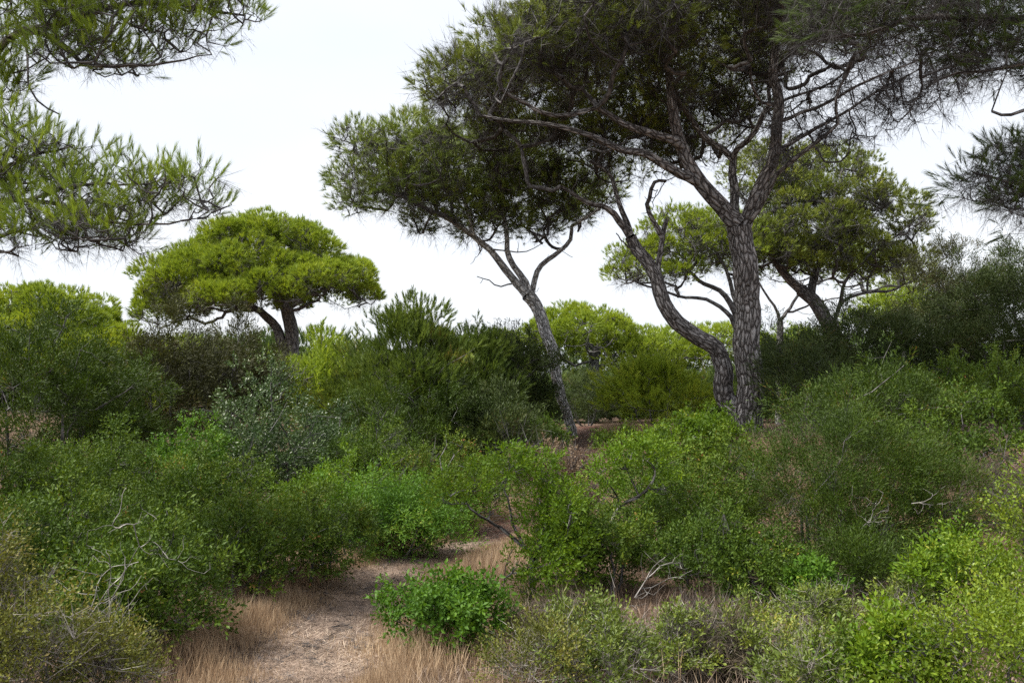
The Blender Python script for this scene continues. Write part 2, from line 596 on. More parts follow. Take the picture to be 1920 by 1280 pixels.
def join(parts):
    Vs, Fs, Bs, o = [], [], [], 0
    for V, Fq, bk in parts:
        Vs.append(V); Fs.append(Fq + o); Bs.append(bk); o += len(V)
    return np.concatenate(Vs), np.concatenate(Fs), np.concatenate(Bs)


def skel_meshes(sk, rt, barkm, twigm, parent, expo=.42, rmax=.08, sides_min=4, fine='branches'):
    ch = sk.tubes(rt, expo, sides_min, rmax)
    tw = []
    for name, g in ch:
        if name == 'twigs':
            tw.append(g)
        else:
            V, Fq, bk = g
            mesh(name, V, Fq, barkm, parent, bk=bk, smooth=True)
    if tw:
        V, Fq, bk = join(tw)
        mesh(fine, V, Fq, twigm, parent, bk=bk, smooth=True)


def sphere_dirs(rng, n, zmin=-1.0):
    z = rng.uniform(zmin, 1, n)
    a = rng.uniform(0, 2 * math.pi, n)
    s = np.sqrt(1 - z * z)
    return np.stack([s * np.cos(a), s * np.sin(a), z], -1)


# ------------------------------------------------------------------ stone pines
def lobe_clumps(rng, lobe, cr, fill=1.0, zmin=-.25):
    px, py, d, rx, ry, rz = lobe
    c = P(px, py, d)
    R = np.array([rx / F * d, ry, rz / F * d])
    area = 2 * math.pi * ((R[0] * R[1]) ** 1.6 / 2 + (R[0] * R[2]) ** 1.6 / 4 + (R[1] * R[2]) ** 1.6 / 4) ** (1 / 1.6)
    want = int(fill * area / (cr * cr * 1.5)) + 3
    got = []
    for _ in range(want * 12):
        u = sphere_dirs(rng, 1, zmin)[0]
        q = c + R * u * rng.uniform(.74, 1.0)
        if all(np.linalg.norm(q - g) > cr * 1.0 for g in got):
            got.append(q)
        if len(got) >= want:
            break
    return got, c


def pine(label, base, limbs, lobes, cr, per, tset, mat, bark, twigm='twig', group=None, seed=1, dead=0, rt=.006, rmax=.09,
         name='stone_pine', tips=9, flat=.7, upb=.6, deadset='bare', fill=1.0, zmin=-.25, sc_=1.0, inner=.6, czmin=-.45, sep=.8, deaddir=(0, 0, -.35), deadsc=1.0, stubs=0, dyp=0, fan=None):
    rng = np.random.default_rng(seed)
    t = root(name, base, label, 'pine tree', group)
    sk = Skel(rng)
    for nm, pts, r0, r1 in limbs:
        sk.limb([P(*q) if len(q) == 3 and q[2] > 0 else np.array(q[:3]) for q in pts], r0, r1, nm)
    for _ in range(stubs):
        j = int(rng.integers(int(sk.n * .22), sk.n))
        a = rng.uniform(0, 6.283)
        sk.grow(sk.p[j] + np.array([math.cos(a), math.sin(a), rng.uniform(-.4, .8)]) * rng.uniform(.4, 1.3), .25, .12, 0)
    cl = []
    for lb in lobes:
        lb = (lb[0], lb[1] + dyp) + tuple(lb[2:])
        g, c = lobe_clumps(rng, lb, cr, fill, zmin)
        cl += [(q, c) for q in g]
    keep = []
    for q, c in cl:
        if all(np.linalg.norm(q - k[0]) > cr * sep for k in keep):
            keep.append((q, c))
    ctr0 = sk.p[:sk.n].copy()
    keep.sort(key=lambda k: np.min(np.linalg.norm(ctr0 - k[0], axis=1)))
    if fan:
        for _ in range(fan[0]):
            fx = rng.uniform(fan[1], fan[2])
            fy = fan[3] + (fan[5] + (fx - fan[1]) * fan[6] - fan[3] + rng.normal() * 18) * rng.random() ** .8
            sk.grow(P(fx, fy, rng.uniform(fan[7], fan[8])), .14, .2, -.25)
    pos, dr, vb = [], [], []
    for q, c in keep:
        under = q - np.array([0, 0, cr * .35])
        sk.grow(under, .19, .3)
    for q, c in keep:
        r = cr * rng.uniform(.65, 1.3)
        n = int(per * rng.uniform(.8, 1.2))
        u = sphere_dirs(rng, n, czmin)
        rad = r * rng.uniform(inner, 1.0, n) ** .6
        rad = rad * (1 + .22 * np.sin(u[:, 0] * 5 + q[0] * 3) * np.sin(u[:, 1] * 5 + q[1] * 3))
        pp = q + u * rad[:, None] * np.array([1, 1, flat])
        d = u + np.array([0, 0, upb]) + rng.normal(size=(n, 3)) * .3
        pos.append(pp); dr.append(d)
        vb.append(np.clip(rng.random() * .35 + .45 * rng.random(n) + .15 * (u[:, 2] > .2), 0, 1))  # top shoots of each clump coloured lighter, imitating light from above
        for k in rng.choice(n, min(n, tips), replace=False):
            sk.grow(pp[k], .22, .25, .4)
    pos = np.concatenate(pos); dr = np.concatenate(dr); vb = np.concatenate(vb)
    V, Fq, v = scatter(TP[tset], pos, dr, sc_ * rng.uniform(.8, 1.25, len(pos)), rng, vb)
    mesh('crown', V, Fq, M[mat], t, v=v)
    skel_meshes(sk, rt, M[bark], M[twigm], t, rmax=rmax)
    if dead:
        ids = rng.integers(len(ctr0), sk.n, dead)
        pp = sk.p[ids]
        d = rng.normal(size=(dead, 3)) * .7 + np.array(deaddir)
        V, Fq, v = scatter(TP[deadset], pp, d, deadsc * rng.uniform(.7, 1.6, dead), rng)
        mesh('dead_twigs', V, Fq, M['dead'], t, v=v)
    return t


def gbase(px, py, d):
    q = P(px, py, d)
    return np.array([q[0], q[1], float(ground(q[0], q[1])) - .05])


# the big double-stemmed pine
b0 = gbase(1405, 812, 20)
main_limbs = [
    ('trunk', [tuple(b0 + [0, 0, -.2]) + (0,), (1407, 780, 20), (1410, 740, 20), (1409, 690, 20), (1405, 640, 20), (1403, 580, 20), (1400, 520, 20), (1391, 465, 20), (1380, 425, 20)], .31, .25),
    ('trunk', [(1394, 792, 20.15), (1380, 770, 20.4), (1360, 750, 20.5), (1352, 720, 20.5), (1352, 690, 20.5), (1340, 655, 20.5), (1310, 635, 20.4), (1270, 605, 20.4), (1245, 570, 20.4), (1232, 530, 20.5), (1215, 500, 20.6), (1195, 470, 20.7), (1180, 440, 20.8)], .24, .13),
    ('limb', [(1380, 428, 20), (1350, 385, 19.9), (1315, 345, 19.8), (1285, 300, 19.7), (1272, 260, 19.6), (1262, 215, 19.5), (1255, 150, 19.5), (1250, 80, 19.6)], .21, .07),
    ('limb', [(1310, 340, 19.8), (1257, 318, 19.3), (1208, 290, 18.9), (1164, 284, 18.5), (1120, 262, 18.2), (1060, 240, 18), (980, 232, 18), (900, 215, 18)], .12, .03),
    ('limb', [(1277, 275, 19.6), (1246, 258, 19.1), (1200, 238, 18.6), (1164, 228, 18.2), (1120, 203, 18), (1071, 213, 17.8), (1020, 212, 17.7), (985, 190, 17.6), (940, 172, 17.5)], .11, .03),
    ('limb', [(1388, 430, 20), (1377, 385, 20.2), (1369, 330, 20.5), (1372, 298, 20.6), (1355, 281, 20.7), (1323, 259, 20.8), (1295, 221, 21), (1273, 195, 21), (1262, 150, 21)], .115, .05),
    ('limb', [(1372, 298, 20.6), (1386, 278, 20.4), (1416, 248, 20.1), (1427, 215, 20), (1440, 190, 20), (1442, 130, 20.2)], .075, .04),
    ('limb', [(1392, 432, 20), (1399, 407, 19.9), (1416, 369, 19.8), (1443, 309, 19.7), (1454, 259, 19.6), (1457, 194, 19.5), (1454, 150, 19.5), (1452, 90, 19.5), (1450, 20, 19.6)], .17, .08),
    ('limb', [(1456, 250, 19.6), (1467, 232, 19.5), (1510, 215, 19.3), (1555, 197, 19.1), (1605, 165, 18.9), (1675, 132, 18.7), (1725, 118, 18.6)], .055, .02),
    ('limb', [(1450, 290, 19.65), (1467, 276, 19.7), (1515, 250, 19.9), (1580, 215, 20.1), (1630, 182, 20.3), (1675, 160, 20.4), (1720, 130, 20.5), (1760, 90, 20.5)], .06, .012),
    ('limb', [(1399, 422, 19.95), (1412, 405, 19.8), (1445, 350, 19.4), (1490, 300, 19.1), (1535, 265, 18.9), (1565, 235, 18.8), (1560, 192, 18.7), (1582, 155, 18.6)], .08, .025),
    ('limb', [(1456, 200, 19.5), (1465, 187, 19.6), (1520, 172, 19.9), (1560, 155, 20.1), (1600, 120, 20.4)], .04, .02),
    ('limb', [(1456, 196, 19.5), (1425, 192, 19.4), (1405, 155, 19.3), (1400, 120, 19.2)], .045, .025),
    ('limb', [(1180, 440, 20.8), (1165, 415, 20.7), (1140, 395, 20.5), (1110, 385, 20.4), (1080, 370, 20.3), (1048, 350, 20.2)], .10, .035),
    ('limb', [(1180, 440, 20.8), (1172, 415, 20.9), (1160, 380, 21), (1150, 340, 21.2), (1130, 315, 21.3), (1100, 300, 21.4)], .08, .035),
    ('limb', [(1232, 525, 20.5), (1235, 495, 20.6), (1241, 445, 20.7), (1252, 412, 20.8)], .085, .05),
    ('limb', [(1240, 450, 20.7), (1235, 434, 20.6), (1219, 396, 20.5), (1219, 369, 20.5), (1230, 339, 20.6), (1257, 334, 20.7)], .07, .035),
    ('limb', [(1195, 472, 20.7), (1178, 460, 20.5), (1162, 450, 20.4), (1152, 440, 20.3)], .03, .012),
]
pine('large twin-stemmed stone pine with a curved second stem and broad dark spreading crown', b0, main_limbs,
     [(880, 205, 19.8, 72, 2.2, 66), (975, 195, 19.8, 125, 3.4, 112), (1110, 175, 20, 170, 4.2, 165), (1270, 120, 20, 190, 4.6, 165),
      (1430, 40, 20.2, 180, 4.0, 90), (1560, 15, 20, 120, 2.6, 60), (1030, 290, 22.6, 130, 2.0, 75), (1200, 300, 23, 100, 2.0, 75), (1330, 250, 23.5, 100, 1.6, 60)],
     .62, 66, 'n_main', 'pine_main', 'bark', fan=(360, 1440, 1830, 70, 330, 330, -.42, 18.6, 21), stubs=120, seed=11, dead=9500, rmax=.05, rt=.0075, tips=12, fill=1.0, zmin=-.05, deaddir=(0, 0, -.1), deadsc=1.2)

# the leaning pine
b1 = gbase(1085, 845, 25)
lean = [
    ('trunk', [tuple(b1 + [0, 0, -.2]) + (0,), (1080, 835, 25), (1071, 805, 25), (1060, 770, 25), (1045, 710, 25), (1031, 650, 25), (1016, 605, 25), (1001, 575, 25), (990, 550, 25)], .11, .175),
    ('limb', [(990, 552, 25), (960, 520, 24.8), (935, 490, 24.6), (915, 465, 24.5), (885, 440, 24.3), (850, 415, 24), (815, 400, 23.8), (780, 385, 23.6), (750, 365, 23.5), (700, 330, 23.5)], .13, .03),
    ('limb', [(993, 556, 25), (985, 530, 25), (965, 500, 25.2), (952, 470, 25.4), (948, 430, 25.6), (945, 390, 25.8), (935, 340, 26)], .12, .04),
    ('limb', [(1000, 570, 25), (1001, 545, 25.1), (1005, 512, 25.1), (1024, 490, 25.2), (1052, 468, 25.2), (1070, 448, 25.3), (1072, 425, 25.4), (1100, 410, 25.5), (1125, 388, 25.6)], .095, .04),
    ('limb', [(968, 528, 24.9), (940, 540, 24.7), (918, 522, 24.6), (900, 516, 24.5)], .03, .012),
    ('limb', [(915, 465, 24.5), (950, 470, 24.2), (985, 472, 24), (1015, 460, 23.9)], .03, .01),
    ('limb', [(885, 440, 24.3), (880, 400, 24.4), (860, 360, 24.5), (830, 320, 24.6)], .07, .03),
]
pine('pale-barked pine leaning left behind the big twin-stemmed pine', b1, lean,
     [(712, 325, 23.5, 70, 1.6, 85), (790, 318, 23.8, 110, 2.2, 90), (890, 330, 24.5, 130, 2.2, 90), (1000, 370, 25.4, 110, 1.8, 60), (740, 370, 23.6, 95, 1.4, 50), (860, 400, 24.2, 100, 1.4, 45), (970, 410, 25.2, 90, 1.2, 35), (1090, 380, 25.6, 60, 1.2, 35)],
     .6, 56, 'n_main', 'pine_lean', 'bark_light', rmax=.05, stubs=35, seed=12, dead=3200, rt=.007, fill=.95, zmin=-.55, czmin=-.7, sc_=1.1)

# pine behind to the right
b2 = gbase(1575, 640, 32)
pine('dark-limbed pine with rounded crown to the right of the big pine, limbs crossing', b2,
     [('trunk', [tuple(b2) + (0,), (1562, 625, 32), (1550, 605, 32), (1525, 562, 32), (1500, 542, 32)], .30, .22),
      ('limb', [(1500, 542, 32), (1480, 525, 31.8), (1445, 478, 31.5), (1435, 445, 31.4), (1440, 400, 31.4)], .17, .07),
      ('limb', [(1520, 555, 32), (1532, 505, 32.2), (1545, 478, 32.3), (1520, 455, 32.3), (1510, 410, 32.4)], .16, .07),
      ('limb', [(1565, 600, 32), (1580, 565, 32), (1622, 550, 32), (1680, 540, 32), (1730, 520, 32)], .08, .03),
      ('limb', [(1575, 580, 32), (1585, 530, 31.5), (1620, 490, 31.3), (1650, 450, 31.2)], .08, .03)],
     [(1545, 370, 32, 100, 2.4, 85), (1640, 420, 32, 80, 1.8, 70), (1500, 430, 31.5, 90, 2.2, 90), (1430, 470, 31, 60, 1.4, 60), (1660, 505, 32, 75, 1.4, 35), (1440, 350, 32, 60, 1.6, 70), (1600, 470, 31.5, 90, 1.8, 40), (1500, 500, 31.5, 70, 1.4, 40)],
     .68, 105, 'n_far', 'pine_main', 'bark_far', stubs=30, seed=13, dead=3000, rt=.009, sc_=.68, zmin=-.3, czmin=-.3, flat=.6)

b3 = gbase(1400, 700, 30)
pine('pine with pale arching limbs half hidden behind the thick upright trunk', b3,
     [('trunk', [tuple(b3) + (0,), (1402, 700, 30), (1396, 650, 30), (1385, 600, 30)], .20, .15),
      ('limb', [(1385, 600, 30), (1372, 570, 30), (1350, 545, 30), (1320, 530, 30), (1300, 515, 30), (1270, 490, 30)], .12, .04),
      ('limb', [(1392, 640, 30), (1370, 595, 29.7), (1340, 570, 29.6), (1310, 560, 29.5), (1270, 555, 29.4), (1230, 540, 29.3)], .10, .035),
      ('limb', [(1385, 600, 30), (1375, 540, 30.3), (1350, 490, 30.5), (1330, 450, 30.6)], .10, .04)],
     [(1225, 510, 29.3, 72, 1.4, 55), (1290, 460, 30, 85, 1.8, 60), (1350, 470, 30.5, 70, 1.6, 70)],
     .62, 85, 'n_far', 'pine_far', 'bark_far', stubs=20, seed=14, dead=1200, rt=.008, sc_=.66, zmin=-.3, czmin=-.3, flat=.6)

b4 = gbase(1460, 700, 36)
pine('slender forked pine between the thick trunk and the dark-limbed pine', b4,
     [('trunk', [tuple(b4) + (0,), (1460, 680, 36), (1461, 640, 36), (1463, 600, 36)], .15, .12),
      ('limb', [(1463, 600, 36), (1450, 575, 36), (1435, 550, 36), (1415, 520, 36)], .07, .03),
      ('limb', [(1463, 602, 36), (1480, 575, 36), (1505, 545, 36), (1560, 520, 36.5)], .08, .03),
      ('limb', [(1475, 590, 36), (1510, 575, 36), (1560, 560, 36), (1620, 545, 36)], .05, .02)],
     [(1430, 490, 36, 60, 1.4, 45), (1580, 505, 37, 80, 1.6, 35), (1650, 530, 37, 70, 1.4, 35)],
     .68, 60, 'n_far', 'pine_far', 'bark_far', seed=15, dead=200, rt=.009, sc_=.85)

# umbrella pine left of the middle
b5 = gbase(545, 700, 40)
pine('bright round-topped umbrella pine standing alone against the sky at left', b5,
     [('trunk', [tuple(b5) + (0,), (548, 660, 40), (546, 625, 40), (540, 595, 40), (535, 575, 40)], .34, .27),
      ('trunk', [(540, 690, 40), (530, 655, 40), (518, 615, 40), (495, 590, 40), (470, 575, 39.8), (430, 560, 39.5)], .28, .10),
      ('limb', [(535, 578, 40), (545, 540, 40), (560, 500, 40), (570, 460, 40)], .22, .08),
      ('limb', [(535, 580, 40), (580, 555, 40), (620, 535, 40), (670, 520, 40)], .14, .05),
      ('limb', [(537, 585, 40), (500, 540, 39.5), (450, 500, 39), (400, 480, 39)], .16, .05),
      ('limb', [(536, 580, 40), (520, 530, 41), (500, 480, 41.5)], .16, .05)],
     [(500, 495, 40, 138, 4.2, 90), (385, 540, 38.5, 100, 3.0, 75), (612, 525, 40.5, 82, 3.0, 55), (470, 545, 36.8, 110, 1.8, 50), (325, 580, 38.5, 45, 1.8, 40), (560, 520, 37, 80, 1.6, 35)],
     .8, 290, 'n_far', 'pine_far', 'bark_far', dyp=22, seed=16, dead=3500, rt=.011, sc_=.9, rmax=.12, zmin=-.15, inner=.84, czmin=-.3, sep=1.08, flat=.82)

b6 = gbase(80, 720, 38)
pine('broad umbrella pine with bright billowing crown at the far left edge', b6,
     [('trunk', [tuple(b6) + (0,), (85, 690, 38), (90, 650, 38), (95, 630, 38)], .35, .25),
      ('limb', [(95, 635, 38), (140, 600, 38), (180, 590, 38)], .13, .05),
      ('limb', [(93, 635, 38), (40, 600, 38), (-10, 580, 38)], .13, .05),
      ('limb', [(93, 635, 38), (95, 590, 38), (90, 560, 38)], .13, .05)],
     [(90, 620, 38, 135, 3.6, 86), (180, 655, 37, 80, 2.4, 60), (-20, 620, 38, 110, 2.6, 70), (80, 650, 35, 110, 1.6, 50)],
     .8, 290, 'n_far', 'pine_far', 'bark_far', dyp=26, seed=17, dead=500, rt=.011, sc_=.9, rmax=.12, inner=.84, czmin=-.3, sep=1.08, flat=.82)

b7 = gbase(1112, 745, 55)
pine('distant umbrella pine with pale green crown just right of the leaning trunk', b7,
     [('trunk', [tuple(b7) + (0,), (1112, 710, 55), (1115, 680, 55), (1118, 655, 55)], .36, .28),
      ('limb', [(1118, 658, 55), (1090, 635, 55), (1050, 620, 55)], .15, .06),
      ('limb', [(1118, 658, 55), (1150, 635, 55), (1190, 625, 55)], .15, .06),
      ('limb', [(1116, 675, 55), (1100, 650, 54), (1110, 610, 54)], .15, .06)],
     [(1085, 630, 55, 100, 3.6, 58), (1165, 650, 55, 65, 2.6, 38), (1000, 640, 55, 60, 2.2, 45)],
     1.05, 240, 'n_far', 'pine_far', 'bark_far', dyp=16, seed=18, dead=500, rt=.013, sc_=1.1, rmax=.13, zmin=-.1, inner=.84, czmin=-.3, sep=1.08, flat=.82)

for i, (px, py, d, rx, rz, lab) in enumerate([
        (1260, 665, 62, 70, 38, 'far pine crown showing beneath the curved stem of the big pine'),
        (1345, 650, 66, 65, 38, 'far bright pine seen between the two stems of the big pine'),
        (1480, 660, 64, 60, 34, 'far bright pine low behind the slender forked pine'),
        (900, 690, 60, 80, 40, 'far pine in the gap left of the leaning trunk'),
        (330, 690, 58, 90, 42, 'far dark pine low beneath the lone umbrella pine'),
        (1700, 600, 50, 95, 45, 'yellow-green pine crown low behind the spreading junipers at right')]):
    bb = gbase(px, 750, d)
    pine(lab, bb, [('trunk', [tuple(bb) + (0,), (px, py + 35, d), (px + 5, py + 10, d)], .3, .2)],
         [(px, py, d, rx, 2.6, rz), (px + rx * .5, py + 12, d, rx * .7, 2.2, rz * .7)], 1.0, 75, 'n_far', 'pine_far', 'bark_far', seed=30 + i, rt=.013, sc_=1.3, rmax=.13,
         group='pines in the distance', tips=5)

# near pines whose trunks stand outside the frame
def wp(x, y, z):
    return (x, y, z, 0)


t8 = np.array([-6.4, 8.6, float(ground(-6.4, 8.6))])
pine('near pine reaching its drooping boughs into the upper left', t8,
     [('trunk', [wp(-6.4, 8.6, t8[2] - .1), wp(-6.3, 8.6, 2.0), wp(-6.35, 8.5, 3.4), wp(-6.2, 8.4, 4.6), wp(-6.1, 8.3, 6.2)], .26, .16),
      ('limb', [wp(-6.3, 8.5, 3.7), (-120, 205, 8), (-20, 110, 7.8), (50, 62, 7.7), (105, 70, 7.6), (160, 105, 7.5), (220, 122, 7.4), (270, 125, 7.3), (350, 108, 7.2), (395, 92, 7.2)], .07, .003),
      ('limb', [(50, 62, 7.7), (150, 35, 7.6), (260, 8, 7.6), (340, 8, 7.6), (410, 22, 7.6), (450, 20, 7.6)], .035, .008),
      ('limb', [(50, 75, 7.7), (52, 130, 7.6), (75, 180, 7.5), (110, 200, 7.5)], .015, .006),
      ('limb', [wp(-6.3, 8.55, 2.4), (-150, 420, 8), (-40, 385, 7.6), (60, 378, 7.4), (140, 395, 7.3), (210, 418, 7.2), (280, 420, 7.1), (340, 412, 7.1), (395, 395, 7.0)], .05, .003),
      ('limb', [(-40, 385, 7.6), (20, 330, 7.5), (80, 290, 7.5), (130, 270, 7.4)], .03, .008),
      ('limb', [(60, 378, 7.4), (120, 350, 7.3), (190, 350, 7.2), (250, 345, 7.2), (300, 340, 7.1)], .018, .006)],
     [(40, 30, 7.6, 110, .6, 80), (200, 60, 7.5, 115, .5, 70), (320, 40, 7.5, 90, .4, 55), (430, 15, 7.6, 50, .3, 35),
      (-60, 120, 7.8, 90, .5, 80), (100, -70, 7.6, 150, .8, 60), (300, -60, 7.5, 130, .6, 45), (160, 110, 7.4, 80, .3, 30),  # the two lobes above the frame are added to shade the boughs below
      (60, 440, 7.3, 90, .3, 30), (200, 450, 7.2, 80, .3, 25), (20, 300, 7.5, 90, .45, 75), (90, 340, 7.4, 85, .4, 60), (230, 370, 7.2, 90, .35, 40), (340, 365, 7.1, 60, .3, 35), (120, 420, 7.3, 90, .35, 35), (-80, 360, 7.6, 90, .4, 90)],
     .18, 19, 'n_near', 'pine_left', 'bark', seed=21, dead=2000, rt=.0032, rmax=.009, tips=10, deadset='bare_near', deaddir=(.7, 0, -.6), deadsc=.6, fill=.8, zmin=-.8, flat=.8, upb=1.0)

t9 = np.array([8.3, 8.4, float(ground(8.3, 8.4))])
pine('near pine hanging dark twiggy boughs over the upper right corner', t9,
     [('trunk', [wp(8.3, 8.4, t9[2] - .1), wp(8.1, 8.4, 2.6), wp(8.2, 8.3, 4.0), wp(8.0, 8.2, 5.4), wp(8.1, 8.1, 6.8)], .27, .16),
      ('limb', [wp(8.1, 8.3, 4.6), (2150, 70, 8.4), (2020, 50, 8.3), (1920, 33, 8.2), (1840, 25, 8.1), (1770, 30, 8), (1700, 45, 8), (1630, 62, 7.9), (1560, 50, 7.9)], .10, .012),
      ('limb', [(2020, 50, 8.3), (1950, 95, 8.1), (1880, 120, 8), (1800, 135, 7.9), (1740, 160, 7.9)], .035, .007),
      ('limb', [(2150, 150, 8.3), (2020, 175, 8.1), (1940, 200, 8), (1890, 212, 8), (1856, 217, 8)], .03, .012),
      ('limb', [wp(8.15, 8.35, 3.4), (2130, 330, 8.3), (2020, 335, 8.2), (1950, 340, 8.1), (1890, 335, 8), (1840, 320, 8)], .05, .01)],
     [(1900, 5, 8.2, 130, .7, 75), (1740, 10, 8, 120, .6, 65), (1590, 25, 7.9, 95, .5, 55), (2040, 60, 8.3, 110, .6, 110), (1900, 100, 8, 110, .4, 45),
      (1895, 335, 8.1, 75, .4, 70), (1990, 350, 8.2, 80, .4, 90)],
     .23, 28, 'n_near', 'pine_dark', 'bark', seed=22, dead=3600, rt=.0022, rmax=.009, tips=9, deadset='bare_near', deaddir=(-.5, 0, -.6), deadsc=.7, fill=.95, zmin=-.8, flat=.8, upb=.3)


# ------------------------------------------------------------------ bushes, shrubs, junipers, young pines
KIND = {   # templates, material, spray scale, sprays per m2, up bias, lobe count, bare twig share, bark
    'mastic': ('mastic', 'mastic', .90, 200, .5, 18, .06, 'twig'),
    'lush': ('lush', 'lush', .8, 200, .6, 14, .02, 'twig'),
    'fern': ('fern', 'lush', 1.0, 110, .5, 16, .02, 'twig'),
    'bright': ('mastic', 'bright', 1.0, 135, .6, 14, .06, 'twig'),
    'yellow': ('small', 'yellow', 1.0, 150, .9, 15, .15, 'twig'),
    'gray': ('mastic', 'grayg', .72, 150, .8, 14, .45, 'twig_gray'),
    'olive': ('leaf_far', 'olive', .6, 120, .3, 16, .1, 'twig'),
    'masticfar': ('leaf_far', 'mastic', .85, 75, .5, 16, .04, 'twig'),
    'brightfar': ('leaf_far', 'bright', .85, 75, .5, 16, .04, 'twig'),
    'juniper': ('jun', 'juniper', 1.0, 125, .9, 24, .05, 'twig'),
    'juniperfar': ('jun_far', 'juniper_dark', 1.0, 60, .8, 18, .1, 'twig'),
    'junipermid': ('jun_far', 'juniper', .8, 80, .9, 18, .06, 'twig'),
    'brown': ('jun_far', 'brownish', 1.0, 70, .5, 18, .3, 'twig'),
    'young': ('n_young', 'pine_young', .85, 125, 1.2, 22, .1, 'twig'),
    'youngbright': ('n_young', 'pine_bright', .9, 120, .7, 20, .0, 'twig'),
    'heath': ('small', 'heath', .9, 110, 1.0, 14, .7, 'twig_gray'),
    'scrub': ('bare_fine', 'deadbrown', 1.0, 60, .2, 12, .5, 'twig'),
    'rust': ('mastic', 'rust', .8, 80, .6, 8, .5, 'twig'),
    'deadfan': ('bare_fine', 'deadgray', 1.5, 9, .0, 8, .0, 'twig_gray'),
}


def bush(name, label, cat, px, top, d, wpx, kind, ry=None, group=None, seed=None, cone=0.0, dens=1.0, low=.0, lump=.38, vshift=0.0, hmin=0.3, nlm=1, leads=1.0):
    seed = seed if seed is not None else int(px * 7 + top * 3 + d * 11)
    rng = np.random.default_rng(seed)
    ts, mt, ss, per, upb, nl, bare, bk = KIND[kind]
    q = P(px, top, d)
    gz = float(ground(q[0], q[1]))
    h = max(q[2] - gz, hmin)
    rx = wpx / 2 / F * d
    ry = ry if ry is not None else rx * .9
    base = np.array([q[0], q[1], gz])
    t = root(name, base - [0, 0, .03], label, cat, group)
    c = base + np.array([0, 0, h * (.46 + low)])
    R = np.array([rx, ry, h * (.54 - low)]) * (.9 if d < 12 else .97)
    # lobes over the envelope
    nl = nl * nlm
    U = sphere_dirs(rng, nl * 5, -.85)
    sel = [0]
    for i in range(1, len(U)):
        if min(np.linalg.norm(U[i] - U[j]) for j in sel) > (.62 if nlm == 1 else .42):
            sel.append(i)
        if len(sel) >= nl:
            break
    U = np.vstack([[[.1, .05, .99]], U[[i for i in sel if U[i][2] < .9]]])
    lr = np.array([rng.uniform(lump * .75, lump * 1.3) for _ in U])
    LC = c + R * U * (1 - lr[:, None] * .85) * np.concatenate([[1.0], rng.uniform(.78, 1.08, len(U) - 1)])[:, None]
    if cone:
        f = np.clip((LC[:, 2] - c[2]) / R[2], 0, 1)[:, None]
        LC[:, :2] = c[:2] + (LC[:, :2] - c[:2]) * (1 - cone * f)
    LR = lr[:, None] * (R * np.array([1, 1, .9]))[None, :] * 1.0
    area = 4 * math.pi * ((rx * ry) ** 1.6 / 3 + (rx * R[2]) ** 1.6 / 3 + (ry * R[2]) ** 1.6 / 3) ** (1 / 1.6)
    rs = (.16 if d < 12 else .24 if d < 18 else .34) * min(1.3, max(.6, h))
    rs = min(rs, .45 * rx)
    NS = int(area * 1.15 / (rs * rs * 2.2)) + 6
    li = rng.integers(0, len(LC), NS)
    u = sphere_dirs(rng, NS, -.7)
    wob = rng.uniform(.55, 1.3, NS)
    SC = LC[li] + u * LR[li] * wob[:, None]
    per_s = max(4, int(area * per * dens / NS))
    si = np.repeat(np.arange(NS), per_s)
    N = len(si)
    u2 = sphere_dirs(rng, N, -.35)
    rr = rs * rng.uniform(.7, 1.3, NS)[si] * rng.uniform(.3, 1.0, N) ** .5
    pos = SC[si] + u2 * rr[:, None] * np.array([1, 1, .75])
    sb = rng.random(NS) * .55
    sb[rng.random(NS) < .04] = 1.2
    thin = rng.random(NS) < .16
    hit = thin[si] & (rng.random(N) < .8)
    si, u2, pos = si[~hit], u2[~hit], pos[~hit]
    N = len(si)
    # infill
    M2 = int(N * .15)
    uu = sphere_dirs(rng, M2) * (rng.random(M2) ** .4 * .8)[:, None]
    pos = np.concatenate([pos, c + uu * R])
    dr = np.concatenate([u2 + u[si] * .4, uu * 1.2]) + (pos - c) / R * .4 + np.array([0, 0, upb]) + rng.normal(size=(len(pos), 3)) * .35
    if kind in ('juniper', 'juniperfar', 'junipermid', 'brown'):
        dr[:N] = u[si] * 1.1 + u2 * .35 + np.array([0, 0, upb * .8]) + rng.normal(size=(N, 3)) * .18
    if kind in ('scrub', 'deadfan'):
        dr = rng.normal(size=pos.shape) + np.array([0, 0, .5])
    ok = pos[:, 2] > gz + .04
    pos, dr = pos[ok], dr[ok]
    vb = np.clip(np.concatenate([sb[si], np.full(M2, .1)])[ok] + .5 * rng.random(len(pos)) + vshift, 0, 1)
    nl_ = int((10 + 14 * h) * leads) if kind not in ('scrub',) else 0
    lead = []
    for _ in range(nl_):
        k = int(rng.integers(0, len(LC)))
        if U[k][2] < -.25:
            continue
        dd = U[k] * .8 + np.array([0, 0, .35 + upb * .4]) + rng.normal(size=3) * .35
        dd /= np.linalg.norm(dd)
        p0 = LC[k] + U[k] * LR[k] * .5
        ln = float(np.max(LR[k])) * rng.uniform(.7, 1.35)
        m = max(4, int(ln / (.10 if d < 12 else .16)))
        tt_ = np.linspace(.35, 1, m)[:, None]
        pp = p0 + dd * ln * tt_ + rng.normal(size=(m, 3)) * .03 * ln
        pp = np.repeat(pp, 2, 0)
        lead.append((p0, pp[-1]))
        pos = np.concatenate([pos, pp])
        dr = np.concatenate([dr, dd + rng.normal(size=(len(pp), 3)) * .6])
        vb = np.concatenate([vb, np.clip(rng.uniform(.3, .8) + .25 * rng.random(len(pp)) + vshift, 0, 1)])
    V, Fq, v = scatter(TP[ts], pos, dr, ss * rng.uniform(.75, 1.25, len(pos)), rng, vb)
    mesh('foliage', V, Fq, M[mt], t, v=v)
    # stems
    sk = Skel(rng)
    ns_ = 3 if rx < .8 else 5
